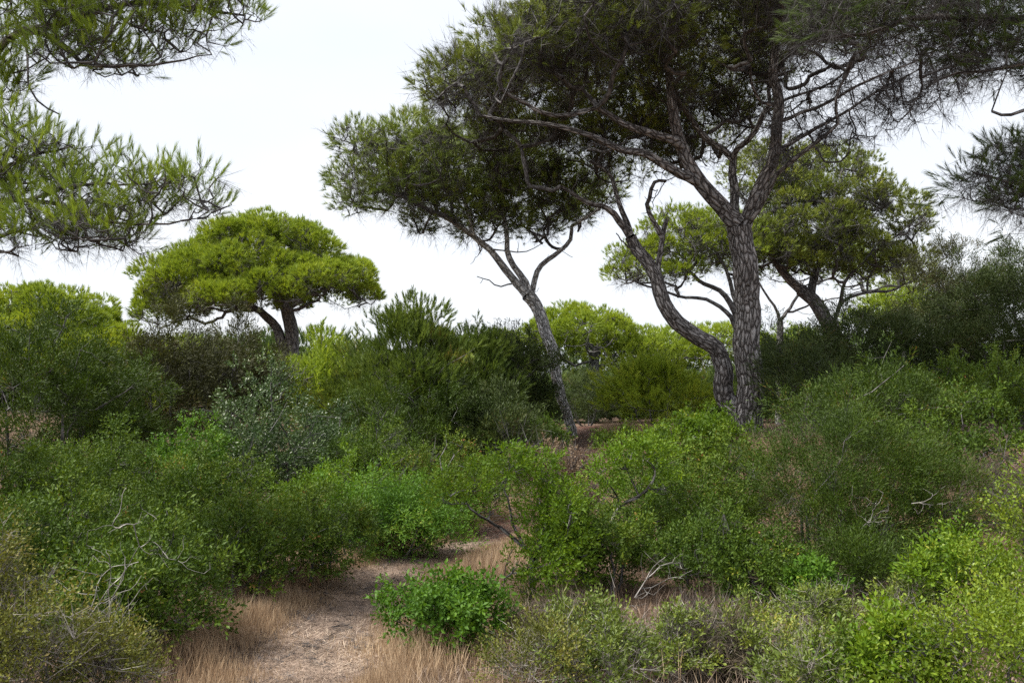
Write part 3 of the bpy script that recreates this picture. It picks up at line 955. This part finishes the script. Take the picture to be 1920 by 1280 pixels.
    for i in range(ns_):
        a = i * 2.4 + rng.random()
        e = c + R * np.array([math.cos(a) * .45, math.sin(a) * .45, .1])
        b = base + np.array([math.cos(a) * .12 * rx, math.sin(a) * .12 * ry, -.05])
        mid = (b + e) / 2 + np.array([math.cos(a) * .1 * rx, math.sin(a) * .1 * ry, -.05 * h])
        for k_, (p0, p1) in enumerate([(b, mid), (mid, e)]):
            pass
        sk.limb([b, mid, e], .012 + .012 * h, .006 + .004 * h, 'twigs', wob=.02)
    for L_ in LC:
        sk.grow(L_, .12, .25)
    for _, e_ in lead:
        sk.grow(e_, .1, .25)
    nt_ = 22 if kind in ('scrub', 'deadfan') else min(90, len(pos) // 14)
    for k in rng.choice(len(pos), nt_, replace=False):
        sk.grow(pos[k], .18, .25)
    ch = sk.tubes(.0022 if d < 12 else .005, .45, 3, .03)
    V, Fq, b_ = join([g for _, g in ch])
    mesh('stems', V, Fq, M[bk], t, bk=b_, smooth=True)
    if bare:
        nb = int(len(pos) * bare * .35)
        ids = rng.integers(0, len(pos), nb)
        near = d < 9
        V, Fq, v = scatter(TP['bare_fine' if near else 'bare'], pos[ids], dr[ids] * .6 + rng.normal(size=(nb, 3)) * .6, rng.uniform(.6, 1.3, nb), rng)
        mesh('dead_twigs', V, Fq, M['deadgray' if bk == 'twig_gray' and kind != 'mastic' else 'dead'], t, v=v)
    return t


GM = 'mastic shrubs along the left of the path'
BUSHES = [
    # name, label, category, px, top, d, width px, kind, options
    # left bank, near
    ('mastic_shrub', 'dark green mastic shrub hanging over the lower left edge of the path', 'shrub', 290, 1010, 6.3, 300, 'mastic', dict(group=GM)),
    ('mastic_shrub', 'dense mastic shrub behind the dead grey branches at lower left', 'shrub', 110, 930, 7.0, 420, 'mastic', dict(group=GM)),
    ('mastic_shrub', 'mastic shrub with bright shoots at its foot where the grass begins', 'shrub', 440, 960, 8.0, 260, 'mastic', dict(group=GM, vshift=.08)),
    ('mastic_shrub', 'rounded mastic shrub with dark bare hollow bordering the path bend', 'shrub', 580, 930, 9.0, 250, 'mastic', dict(group=GM, vshift=.05)),
    ('mastic_shrub', 'broad mastic shrub in the middle of the left thicket', 'shrub', 360, 860, 9.2, 330, 'mastic', dict(group=GM, vshift=.04)),
    ('mastic_shrub', 'greyish mastic shrub at the left edge below the rounded brown-green tree', 'shrub', 50, 830, 9.0, 300, 'mastic', dict(group=GM)),
    ('leafy_shrub', 'low fresh-green feathery shrub spilling onto the bend of the path', 'shrub', 745, 930, 10.6, 270, 'fern', dict()),
    ('leafy_shrub', 'fresh green shrub crest with large leaves left of the silvery olive', 'shrub', 345, 800, 11.5, 220, 'lush', dict()),
    ('leafy_shrub', 'bright green shrub with yellowish tips above the feathery shrub', 'shrub', 640, 880, 11.5, 260, 'bright', dict(vshift=-.2)),
    ('mastic_shrub', 'mastic shrub between the left edge tree and the fresh green crest', 'shrub', 200, 810, 11, 260, 'mastic', dict(group=GM)),
    ('mastic_shrub', 'dull green mastic shrub just below the tall bushy young pine', 'shrub', 700, 800, 13.5, 200, 'mastic', dict(group=GM)),
    ('mastic_shrub', 'mastic shrub with yellow-brown tips left of the dark juniper', 'shrub', 820, 825, 13, 150, 'mastic', dict(vshift=.3, dens=.9)),
    ('mastic_shrub', 'dark-leaved mastic shrub at the far left corner of the path', 'shrub', 890, 870, 14.5, 170, 'mastic', dict(group=GM, vshift=-.15)),
    ('wild_olive', 'silvery small-leaved wild olive rising behind the left thicket', 'shrub', 505, 705, 13, 235, 'olive', dict(ry=1.1)),
    ('wild_olive', 'dull grey-green wild olive right of the silvery one', 'shrub', 630, 770, 15, 170, 'olive', dict(vshift=-.1)),
    ('round_tree', 'rounded brown-green bushy tree at the left edge', 'tree', 90, 615, 14.5, 330, 'junipermid', dict(ry=1.4, vshift=-.05)),
    ('round_tree', 'smaller olive-green bushy tree right of the rounded one', 'tree', 215, 680, 16, 200, 'junipermid', dict(vshift=.05)),
    ('young_pine', 'yellow-green young pine tip behind the left edge trees', 'pine tree', 245, 705, 20, 130, 'youngbright', dict()),
    ('brown_cypress', 'brownish half-bare cypress standing below the lone umbrella pine', 'tree', 335, 590, 18, 230, 'brown', dict(ry=1.2, cone=.35)),
    ('brown_cypress', 'dark green-brown cypress low to the right of the half-bare one', 'tree', 445, 618, 20, 180, 'brown', dict(cone=.2, vshift=-.1, dens=1.2)),
    ('young_pine', 'bright yellow-green young pine left of the tall bushy one', 'pine tree', 600, 632, 24, 190, 'youngbright', dict(cone=.1, leads=.4)),
    ('young_pine', 'mid-green young pine pressed against the tall bushy one', 'pine tree', 662, 645, 23, 110, 'young', dict(cone=.2, vshift=.25, leads=.4)),
    ('young_pine', 'tall bushy young pine with upright candle shoots', 'pine tree', 770, 562, 20, 235, 'young', dict(cone=.0, ry=1.4, dens=1.4, leads=.2)),
    ('young_pine', 'blue-green young pine between the tall one and the dark juniper', 'pine tree', 890, 622, 22, 190, 'young', dict(cone=.15, vshift=-.15, dens=1.3, leads=.4)),
    ('young_pine', 'young pine low in front of the tall bushy one', 'pine tree', 830, 715, 19, 210, 'junipermid', dict(cone=.2, vshift=-.05)),
    ('dark_juniper', 'dark upright juniper at the left of the leaning trunk', 'tree', 955, 618, 23.5, 150, 'juniperfar', dict(cone=.2, dens=2.0, leads=.3)),
    ('dark_juniper', 'brown-green bushy juniper below the bright young pine', 'tree', 700, 745, 18, 210, 'junipermid', dict(vshift=-.15)),
    ('leafy_shrub', 'dark low shrub hiding the left foot of the leaning trunk', 'shrub', 1010, 800, 20, 100, 'masticfar', dict(vshift=-.2)),
    ('leafy_shrub', 'low green shrub right of the foot of the leaning trunk', 'shrub', 1165, 830, 21, 90, 'masticfar', dict(vshift=.05)),
    ('dark_juniper', 'wide dark juniper in front of the upright one', 'tree', 930, 735, 19, 170, 'juniperfar', dict(dens=1.8, leads=.4)),
    ('dark_juniper', 'small dark juniper just right of the leaning trunk', 'tree', 1100, 715, 32, 110, 'juniperfar', dict(cone=.4)),
    # middle
    ('young_pine', 'dome-shaped bright green young pine beside the curved stem', 'pine tree', 1232, 680, 24, 200, 'youngbright', dict(ry=1.4, cone=.25, vshift=.25, lump=.42)),
    ('leafy_shrub', 'light green shrub at the foot of the curved stem', 'shrub', 1310, 792, 17.5, 190, 'brightfar', dict(vshift=-.1)),
    ('leafy_shrub', 'shrub with a rusty dead patch below the twin-stemmed pine', 'shrub', 1240, 835, 14, 190, 'masticfar', dict(vshift=.05)),
    ('leafy_shrub', 'green shrub wedged between the twin-stemmed pine and the large juniper', 'shrub', 1365, 845, 13.5, 150, 'masticfar', dict(vshift=.1)),
    ('mastic_shrub', 'grey-green mastic mass right of the gnarled shrub', 'shrub', 1265, 880, 10, 300, 'mastic', dict(vshift=-.02)),
    ('mastic_shrub', 'small-leaved shrub at the lower right foot of the gnarled shrub', 'shrub', 1130, 960, 8.4, 190, 'mastic', dict(vshift=.08)),
    ('mastic_shrub', 'dark-leaved shrub at the left foot of the large juniper', 'shrub', 1330, 990, 8.4, 240, 'mastic', dict(vshift=-.15, dens=.8)),
    ('rusty_shrub', 'small shrub of reddish dead leaves beside the far path', 'shrub', 1030, 830, 11.0, 110, 'rust', dict(dens=1.6)),
    ('rusty_shrub', 'purplish withered shrub at the edge of the far path', 'shrub', 1075, 870, 12, 55, 'rust', dict(vshift=-.3, dens=.8)),
    # right
    ('large_juniper', 'large feathery dark green juniper filling the right middle', 'tree', 1575, 765, 9.8, 410, 'juniper', dict(ry=1.25, cone=.3, low=-.12, lump=.30, dens=1.25, nlm=2)),
    ('large_juniper', 'lighter juniper bough spreading towards the dry slope at right', 'shrub', 1730, 850, 9.6, 190, 'juniper', dict(vshift=.15)),
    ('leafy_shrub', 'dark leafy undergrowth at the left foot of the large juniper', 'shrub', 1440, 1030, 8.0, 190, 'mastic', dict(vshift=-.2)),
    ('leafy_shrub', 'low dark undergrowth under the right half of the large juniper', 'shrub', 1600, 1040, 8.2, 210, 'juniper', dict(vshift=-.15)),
    ('leafy_shrub', 'small bright leafy sprig in front of the large juniper', 'shrub', 1525, 1075, 7.6, 60, 'lush', dict(dens=.7)),
    ('spreading_juniper', 'wide juniper behind the large feathery one', 'tree', 1650, 705, 15, 320, 'junipermid', dict(ry=1.5)),
    ('spreading_juniper', 'low flat dark juniper at the right of the thick trunk', 'tree', 1570, 605, 23, 350, 'juniperfar', dict(ry=1.8, dens=1.2)),
    ('spreading_juniper', 'brownish dark juniper touching the right side of the thick trunk', 'tree', 1510, 665, 19, 140, 'juniperfar', dict(vshift=.1)),
    ('leafy_shrub', 'dark green shrub in front of the dry slope at right', 'shrub', 1800, 765, 13, 190, 'masticfar', dict(vshift=-.1)),
    ('leafy_shrub', 'light leafy shrub at the right edge under the dark wispy tree', 'shrub', 1870, 685, 18, 240, 'masticfar', dict(vshift=.2, group=None)),
    ('leafy_shrub', 'light leafy shrub crest above the wide juniper at right', 'shrub', 1770, 690, 19, 120, 'masticfar', dict(vshift=.2)),
    ('wispy_tree', 'dark dense tree at the right edge below the hanging bough', 'tree', 1880, 490, 23, 230, 'juniperfar', dict(ry=1.7, dens=1.3)),
    ('wispy_tree', 'wispy thin-leaved tree against the sky at right', 'tree', 1775, 470, 27, 190, 'brown', dict(ry=1.5, dens=.8, vshift=-.1)),
    ('wispy_tree', 'dark bushy tree left of the right edge tree', 'tree', 1730, 580, 24, 260, 'juniperfar', dict(ry=1.6, vshift=.1)),
    # foreground
    ('leafy_shrub', 'small fresh green bush growing in the dry grass of the path', 'shrub', 830, 1095, 6.3, 215, 'lush', dict(ry=.36, vshift=-.12)),
    ('yellow_shrub', 'yellow-green bush in front of the dry slope at right', 'shrub', 1800, 1010, 6.6, 150, 'bright', dict(vshift=-.1)),
    ('yellow_shrub', 'tall yellow-green bush cut by the right edge', 'shrub', 1930, 925, 5.8, 140, 'yellow', dict()),
    ('yellow_shrub', 'bright yellow-green bush in the lower right corner', 'shrub', 1850, 1140, 4.6, 330, 'yellow', dict(dens=.9, vshift=-.1)),
    ('yellow_shrub', 'low bright green tuft beside the lower right corner bush', 'shrub', 1660, 1195, 4.9, 200, 'bright', dict()),
    ('heath_shrub', 'loose grey-green shrub with pale tips right of the bottom middle', 'shrub', 1390, 1155, 5.8, 200, 'gray', dict(vshift=.08, dens=.8)),
    ('heath_shrub', 'loose grey-green shrub next to a twiggy gap at the bottom', 'shrub', 1250, 1195, 5.6, 150, 'gray', dict(dens=.75)),
    ('heath_shrub', 'thin leafy shrub beneath the large juniper', 'shrub', 1550, 1135, 6.6, 170, 'gray', dict(vshift=-.1, dens=.7)),
    ('heath_shrub', 'thin olive shrub between the juniper and the yellow bushes', 'shrub', 1700, 1110, 6.6, 130, 'gray', dict(vshift=-.05, dens=.8)),
    ('heath_shrub', 'yellowish heath bush in the lower left corner', 'shrub', 50, 1150, 4.6, 230, 'heath', dict(dens=1.1)),
    ('heath_shrub', 'yellowish heath clump mixed with pale dead twigs at lower left', 'shrub', 200, 1190, 4.9, 150, 'heath', dict(dens=.7)),
    ('heath_shrub', 'tall thin yellowish heath at the left edge', 'shrub', -20, 1020, 4.8, 120, 'heath', dict(dens=.7)),
    ('brown_scrub', 'brown twiggy scrub right of the small path bush', 'shrub', 1060, 1170, 6.2, 220, 'scrub', dict(dens=1.1, ry=.5)),
    ('brown_scrub', 'low sparse olive scrub at the bottom beside the loose grey shrubs', 'shrub', 1130, 1240, 5.2, 170, 'gray', dict(dens=.5, ry=.4, vshift=-.25)),
    ('brown_scrub', 'brown twiggy scrub in the gap between the loose grey-green shrubs', 'shrub', 1320, 1200, 5.9, 220, 'scrub', dict(dens=.8, ry=.5)),
    ('brown_scrub', 'reddish brown twigs beneath the large juniper', 'shrub', 1480, 1060, 8.2, 260, 'scrub', dict()),
    ('brown_scrub', 'dry brown scrub on the slope at right edge', 'shrub', 1890, 850, 10.5, 150, 'scrub', dict(dens=.8)),
    ('brown_scrub', 'low olive scrub at the bottom edge between grey and yellow shrubs', 'shrub', 1530, 1225, 5.0, 160, 'gray', dict(dens=.6, ry=.4, vshift=-.2)),
    ('heath_shrub', 'sparse olive-green scrub between the small path bush and the grey shrubs', 'shrub', 1100, 1175, 5.9, 150, 'gray', dict(vshift=-.2, dens=.6)),
    ('heath_shrub', 'sparse pale shrub at the bottom edge right of the path', 'shrub', 1010, 1225, 5.2, 150, 'heath', dict(vshift=0, dens=.6)),
    ('mastic_shrub', 'mastic shrub under the tangle of dead branches', 'shrub', 190, 1090, 5.9, 200, 'mastic', dict(group=GM)),
    ('mastic_shrub', 'full leafy mastic shrub directly behind the gnarled crooked shrub', 'shrub', 1070, 970, 8.9, 110, 'mastic', dict(vshift=.1)),
]
for (nm, lab, cat, px, top, d, wd, kind, opt) in BUSHES:
    bush(nm, lab, cat, px, top, d, wd, kind, **opt)


# the gnarled shrub in the middle and its neighbour: visible crooked stems with leaf clumps at their ends
def gnarled(label, base, limbs, clumps, mt, seed, per=46, tset='mastic', s=1.0):
    rng = np.random.default_rng(seed)
    t = root('gnarled_shrub', base, label, 'shrub')
    sk = Skel(rng)
    for pts, r0, r1 in limbs:
        sk.limb([P(*q) for q in pts], r0, r1, 'limb', wob=.012)
    pos, dr, vb = [], [], []
    for (px, py, d, r, k) in clumps:
        c = P(px, py, d)
        R = r / F * d
        n = int(per * k * (R / .18) ** 2)
        u = sphere_dirs(rng, n, -.8)
        pp = c + u * (R * rng.uniform(.3, 1.1, n) ** .6)[:, None] * np.array([1, 1, .8])
        pos.append(pp); dr.append(u + [0, 0, .6] + rng.normal(size=(n, 3)) * .4)
        vb.append(np.clip(.2 + rng.random() * .3 + .4 * rng.random(n), 0, 1))
        sk.grow(c, .15, .12)
        for j in rng.choice(n, min(n, 10), replace=False):
            sk.grow(pp[j], .2, .12)
    pos = np.concatenate(pos)
    V, Fq, v = scatter(TP[tset], pos, np.concatenate(dr), s * rng.uniform(.7, 1.15, len(pos)), rng, np.concatenate(vb))
    mesh('foliage', V, Fq, M[mt], t, v=v)
    skel_meshes(sk, .0028, M['bark'], M['twig'], t, rmax=.02, sides_min=3, fine='stems')
    return t


g0 = gbase(1000, 1130, 8.0)
gnarled('gnarled crooked shrub with bright leaf clumps in the centre beside the path', g0,
        [([(1003, 1140, 8), (998, 1090, 8), (1000, 1050, 8), (992, 1030, 8), (965, 1012, 7.95), (940, 990, 7.9), (915, 975, 7.85), (890, 960, 7.8), (875, 945, 7.8)], .034, .008),
         ([(985, 1025, 8), (970, 1000, 8.05), (962, 975, 8.1), (955, 950, 8.1), (950, 915, 8.15)], .018, .008),
         ([(1000, 1060, 8), (1015, 1020, 8.1), (1022, 980, 8.15), (1030, 930, 8.2), (1035, 895, 8.2)], .024, .008),
         ([(1003, 1100, 8), (1035, 1060, 7.95), (1060, 1010, 7.9), (1070, 960, 7.9)], .02, .008),
         ([(950, 1150, 7.7), (945, 1110, 7.7), (952, 1060, 7.7), (960, 1030, 7.7)], .008, .004)],
        [(845, 930, 7.8, 24, 1), (890, 908, 7.8, 26, 1), (920, 957, 7.9, 14, .8), (955, 875, 8.1, 34, 1), (1005, 890, 8.2, 38, 1), (1045, 925, 8.2, 28, 1), (1000, 940, 8.2, 26, .7),
         (1030, 970, 8.2, 40, .9), (1065, 960, 7.9, 30, .9), (1040, 1020, 8, 40, .7), (1075, 1030, 7.9, 34, .7), (1060, 1080, 7.9, 36, .7), (1015, 1130, 7.9, 30, .8), (970, 1060, 7.7, 22, .6), (985, 1110, 7.7, 26, .7), (1020, 1060, 7.7, 34, .9), (1000, 1000, 7.9, 26, .7)],
        'bright', 51, per=80)
g1 = gbase(1090, 1060, 9.3)
gnarled('crooked shrub arching right with bright leaf clumps framing a gap', g1,
        [([(1085, 1050, 9.3), (1120, 1010, 9.3), (1145, 980, 9.3), (1165, 950, 9.3), (1200, 930, 9.3), (1222, 905, 9.3), (1228, 880, 9.3), (1215, 865, 9.3)], .03, .012),
         ([(1165, 950, 9.3), (1150, 920, 9.2), (1135, 895, 9.2)], .014, .007),
         ([(1200, 930, 9.3), (1180, 895, 9.4), (1170, 865, 9.4)], .014, .007)],
        [(1128, 895, 9.2, 26, 1), (1155, 870, 9.3, 28, 1), (1185, 850, 9.3, 28, 1), (1220, 855, 9.3, 28, 1), (1250, 870, 9.3, 24, 1), (1140, 925, 9.2, 20, .9), (1245, 910, 9.3, 26, .6)],
        'bright', 52, per=62)

# tangles of bleached dead branches
def tangle(label, px, py, d, wpx, hpx, seed, n=46, stems=5):
    rng = np.random.default_rng(seed)
    b = gbase(px, py, d)
    t = root('dead_branches', b, label, 'dead branches')
    sk = Skel(rng)
    prev = P(px - wpx * .3, py + hpx * .4, d)
    for i in range(stems):
        x0 = px + rng.uniform(-.45, .1) * wpx
        y0 = py + rng.uniform(.1, .5) * hpx
        q = [P(x0, y0, d)]
        ang = rng.uniform(-.2, 1.1)
        for k in range(4):
            x0 += wpx * .2 * math.cos(ang)
            y0 -= hpx * .3 * math.sin(ang)
            ang += rng.uniform(-.7, .7)
            q.append(P(x0, y0, d + rng.uniform(-.12, .12)))
        if i:
            q[0] = sk.p[int(rng.integers(0, 4))]
        sk.limb(q, .0045, .002, 'limb', wob=.012)
    for i in range(n):
        j = int(rng.integers(2, sk.n))
        v = rng.normal(size=3) * np.array([1, .6, .8])
        sk.grow(sk.p[j] + v / np.linalg.norm(v) * rng.uniform(.06, .22), .3, .06, 0)
    skel_meshes(sk, .0013, M['twig_gray'], M['twig_gray'], t, rmax=.004, sides_min=3, fine='twigs')


tangle('tangle of pale grey dead branches at lower left', 195, 1110, 5.25, 130, 130, 91, 70, 7)
tangle('sparse pale dead branches above the tangle at lower left', 235, 975, 5.9, 90, 110, 92, 24, 3)
tangle('grey bare twigs in front of the gnarled shrub foot', 1090, 1160, 6.6, 130, 60, 93, 50, 5)
tangle('white bare twigs low in the right side of the large juniper', 1635, 965, 8.3, 60, 60, 94, 20, 3)
tangle('pale curved bare branch at the right foot of the large juniper', 1720, 925, 8.6, 70, 40, 95, 10, 2)

# a long grey dead branch lying in the scrub
rng = np.random.default_rng(77)
db = gbase(1200, 1130, 7.2)
td = root('fallen_branch', db, 'pale lichen-covered dead branch leaning between the mastic mass and the juniper', 'dead branch')
sk = Skel(rng)
sk.limb([P(1190, 1120, 7.2), P(1215, 1085, 7.2), P(1240, 1060, 7.25), P(1262, 1048, 7.3)], .007, .003, 'limb', .01)
sk.limb([P(1215, 1085, 7.2), P(1225, 1062, 7.1), P(1245, 1045, 7.05)], .007, .003, 'limb', .01)
for _ in range(26):
    sk.grow(P(rng.uniform(1195, 1300), rng.uniform(1030, 1110), rng.uniform(7, 7.5)), .2, .1)
skel_meshes(sk, .0016, M['twig_gray'], M['twig_gray'], td, rmax=.006, sides_min=3, fine='stems')

# ------------------------------------------------------------------ ground, path, grass, litter, distant wood
PATH = np.array([(-1.25, -6), (-1.28, 3), (-1.34, 5.7), (-1.40, 7.5), (-1.38, 8.9), (-1.1, 10.2), (-.6, 11.8), (-.15, 13.2), (.5, 15), (1.25, 16.8), (1.65, 19), (1.85, 21), (1.95, 24), (2.2, 28)])


def path_dist(x, y):
    best = np.full(np.shape(x), 1e9)
    for a, b in zip(PATH[:-1], PATH[1:]):
        ab = b - a
        t = np.clip(((x - a[0]) * ab[0] + (y - a[1]) * ab[1]) / (ab @ ab), 0, 1)
        best = np.minimum(best, np.hypot(x - a[0] - t * ab[0], y - a[1] - t * ab[1]))
    return best


g = np.concatenate([-np.geomspace(900, 14, 26), np.linspace(-12, 12, 97), np.geomspace(14, 900, 26)])
gy = np.concatenate([-np.geomspace(900, 9, 20), np.linspace(-6, 34, 161), np.geomspace(36, 900, 34)])
X, Y = np.meshgrid(g, gy)
V = np.stack([X.ravel(), Y.ravel(), ground(X, Y).ravel()], -1)
nx, ny = len(g), len(gy)
i, j = np.meshgrid(np.arange(ny - 1), np.arange(nx - 1), indexing='ij')
Fq = np.stack([i * nx + j, i * nx + j + 1, (i + 1) * nx + j + 1, (i + 1) * nx + j], -1).reshape(-1, 4)
tag(mesh('ground', V, Fq, M['ground'], smooth=True), kind='structure')

# path ribbon laid over the ground, ragged at its edges
rng = np.random.default_rng(3)
pts = []
for a, b in zip(PATH[:-1], PATH[1:]):
    n = max(2, int(np.linalg.norm(b - a) / .12))
    for t in np.arange(n) / n:
        pts.append(a + (b - a) * t)
pts = np.array(pts)
k = np.ones(9) / 9
pts = np.stack([np.convolve(np.pad(pts[:, c], 4, 'edge'), k, 'valid') for c in (0, 1)], -1)
tt = np.gradient(pts, axis=0)
tt /= np.linalg.norm(tt, axis=1, keepdims=True)
nn = np.stack([tt[:, 1], -tt[:, 0]], -1)
wl = .40 + .12 * np.convolve(rng.normal(size=len(pts)), np.ones(5) / 2, 'same')
wr = .40 + .12 * np.convolve(rng.normal(size=len(pts)), np.ones(5) / 2, 'same')
K = 11
V = []
for q in range(K):
    f = q / (K - 1)
    off = -wl + (wl + wr) * f
    xy = pts + nn * off[:, None]
    V.append(np.stack([xy[:, 0], xy[:, 1], ground(xy[:, 0], xy[:, 1]) + .006 + .006 * math.sin(f * math.pi)], -1))
V = np.stack(V, 1).reshape(-1, 3)
i, j = np.meshgrid(np.arange(len(pts) - 1), np.arange(K - 1), indexing='ij')
Fq = np.stack([i * K + j, i * K + j + 1, (i + 1) * K + j + 1, (i + 1) * K + j], -1).reshape(-1, 4)
tag(mesh('path', V, Fq, M['path'], smooth=True), kind='structure')


def blades(n, region, hfun, wd, lean, seed, mat, name, flat=False):
    rng = np.random.default_rng(seed)
    x, y = region(rng, n)
    h = hfun(x, y, rng)
    ok = h > .01
    x, y, h = x[ok], y[ok], h[ok]
    n = len(x)
    p = np.stack([x, y, ground(x, y) + (.014 if flat else 0)], -1)
    a = rng.uniform(0, 6.283, n)
    s = np.stack([np.cos(a), np.sin(a), 0 * a], -1)
    b = rng.uniform(0, 6.283, n)
    if flat:
        tip = p + np.stack([np.cos(b) * h, np.sin(b) * h, rng.uniform(0, .35, n) * h], -1)
    else:
        l = rng.uniform(0, lean, n) * h
        tip = p + np.stack([np.cos(b) * l, np.sin(b) * l, h], -1)
    w_ = (wd * rng.uniform(.6, 1.4, n))[:, None]
    midp = p + (tip - p) * .55 + (0 if flat else 1) * np.stack([-np.cos(b), -np.sin(b), 0 * b], -1) * (h * .06)[:, None]
    V = np.stack([p - s * w_ / 2, midp - s * w_ * .4, tip, midp + s * w_ * .4], 1).reshape(-1, 3)
    v = np.clip(.5 * rng.random(n) + .5 * (.5 + .5 * np.sin(x * 2.1 + y) * np.sin(y * 1.7)) * rng.random(n) ** .5, 0, 1)
    o = mesh(name, V, np.arange(len(V), dtype=np.int32).reshape(-1, 4), M[mat], v=v)
    return o


def near_path(w_):
    def f(rng, n):
        y = 4.2 + 22 * rng.random(n) ** 1.7
        c = np.interp(y, PATH[:, 1], PATH[:, 0])
        return c + rng.normal(size=n) * w_, y
    return f


def h_grass(x, y, rng):
    pd = path_dist(x, y)
    cl = .5 + .5 * np.sin(x * 5.3 + 1.7 * y) * np.sin(y * 4.1 - x * 2)
    h = (.045 + .15 * sstep(.2, .65, pd)) * rng.uniform(.4, 1.3, len(x)) * (.45 + .75 * cl)
    return np.where(rng.random(len(x)) < (.10 + sstep(.06, .5, pd)) * (.3 + .9 * cl), h, 0)


o = blades(230000, near_path(.8), h_grass, .0052, .45, 61, 'straw', 'dry_grass')
tag(o, 'dry straw-coloured grass standing along both sides of the path', 'grass', kind='stuff')


def h_lit(x, y, rng):
    return rng.uniform(.03, .13, len(x))


o = blades(110000, near_path(.55), h_lit, .005, 0, 62, 'litter', 'straw_litter', flat=True)
tag(o, 'flattened pale dry straw and needles littering the path', 'litter', kind='stuff')


def slope(rng, n):
    k = rng.random(n) < .5
    y = np.where(k, rng.uniform(12.5, 28, n), rng.uniform(8, 17, n))
    x = np.where(k, np.interp(y, PATH[:, 1], PATH[:, 0]) + rng.normal(size=n) * .7, rng.uniform(3.5, 10.5, n))
    return x, y


M['redlitter'] = leaf_mat("fallen_pine_needles", [(0.0, (.075, .035, .026)), (.5, (.19, .098, .075)), (.9, (.30, .18, .14)), (1.0, (.42, .32, .26))], .05, .7, .1, .4, .6)
o = blades(130000, slope, h_lit, .012, 0, 65, 'redlitter', 'fallen_needles', flat=True)
tag(o, 'reddish brown fallen pine needles covering the far path and slope', 'litter', kind='stuff')


def wide(rng, n):
    y = 3.5 + 26 * rng.random(n) ** 1.4
    return rng.uniform(-.62, .62, n) * (y + 1.5), y


def h_wide(x, y, rng):
    return np.where(path_dist(x, y) > .7, rng.uniform(.05, .24, len(x)) * (.5 + .5 * np.sin(x * 3) * np.sin(y * 2.3) + .3), 0)


o = blades(110000, wide, h_wide, .006, 1.1, 63, 'litter', 'undergrowth')
tag(o, 'brown dry undergrowth between and beneath the shrubs', 'undergrowth', kind='stuff')

# fallen twigs and cones' debris strewn over the path
rng = np.random.default_rng(64)
x, y = near_path(.6)(rng, 1000)
dd = np.stack([rng.normal(size=1000), rng.normal(size=1000), .08 * rng.random(1000)], -1)
V, Fq, v = scatter(TP['bare_fine'], np.stack([x, y, ground(x, y) + .025], -1), dd, rng.uniform(.3, 1.0, 1000), rng)
V[:, 2] = ground(V[:, 0], V[:, 1]) + .012 + np.clip(V[:, 2] - ground(V[:, 0], V[:, 1]), 0, .05)
tag(mesh('fallen_twigs', V, Fq, M['dead'], v=v), 'small dark fallen twigs strewn over the dry path', 'twigs', kind='stuff')

# distant wood closing the horizon: many low crowns that read as one mass
rng = np.random.default_rng(9)
pos, dr = [], []
for kx in range(230):
    a = rng.uniform(-.75, .75)
    r = rng.uniform(62, 120) if kx < 130 else rng.uniform(47, 60)
    c = np.array([math.sin(a) * r, math.cos(a) * r, 0])
    h = rng.uniform(3.5, 6.0) if kx < 130 else rng.uniform(1.5, 2.3)
    c[2] = float(ground(c[0], c[1])) + h * .6
    n = 620
    u = sphere_dirs(rng, n, -.9)
    pos.append(c + u * np.array([5, 5, h * .42]) * (rng.uniform(.7, 1.05, n))[:, None])
    dr.append(u + [0, 0, .6])
pos = np.concatenate(pos); dr = np.concatenate(dr)
V, Fq, v = scatter(TP['n_far'], pos, dr, rng.uniform(1.8, 2.8, len(pos)), rng)
tag(mesh('woods', V, Fq, M['pine_dark'], v=v), 'distant dark green wood closing the horizon behind the shrubs', 'woods', kind='stuff')
nf = sum(len(o.data.polygons) for o in bpy.data.objects if o.type == 'MESH')
print("FACES", nf)
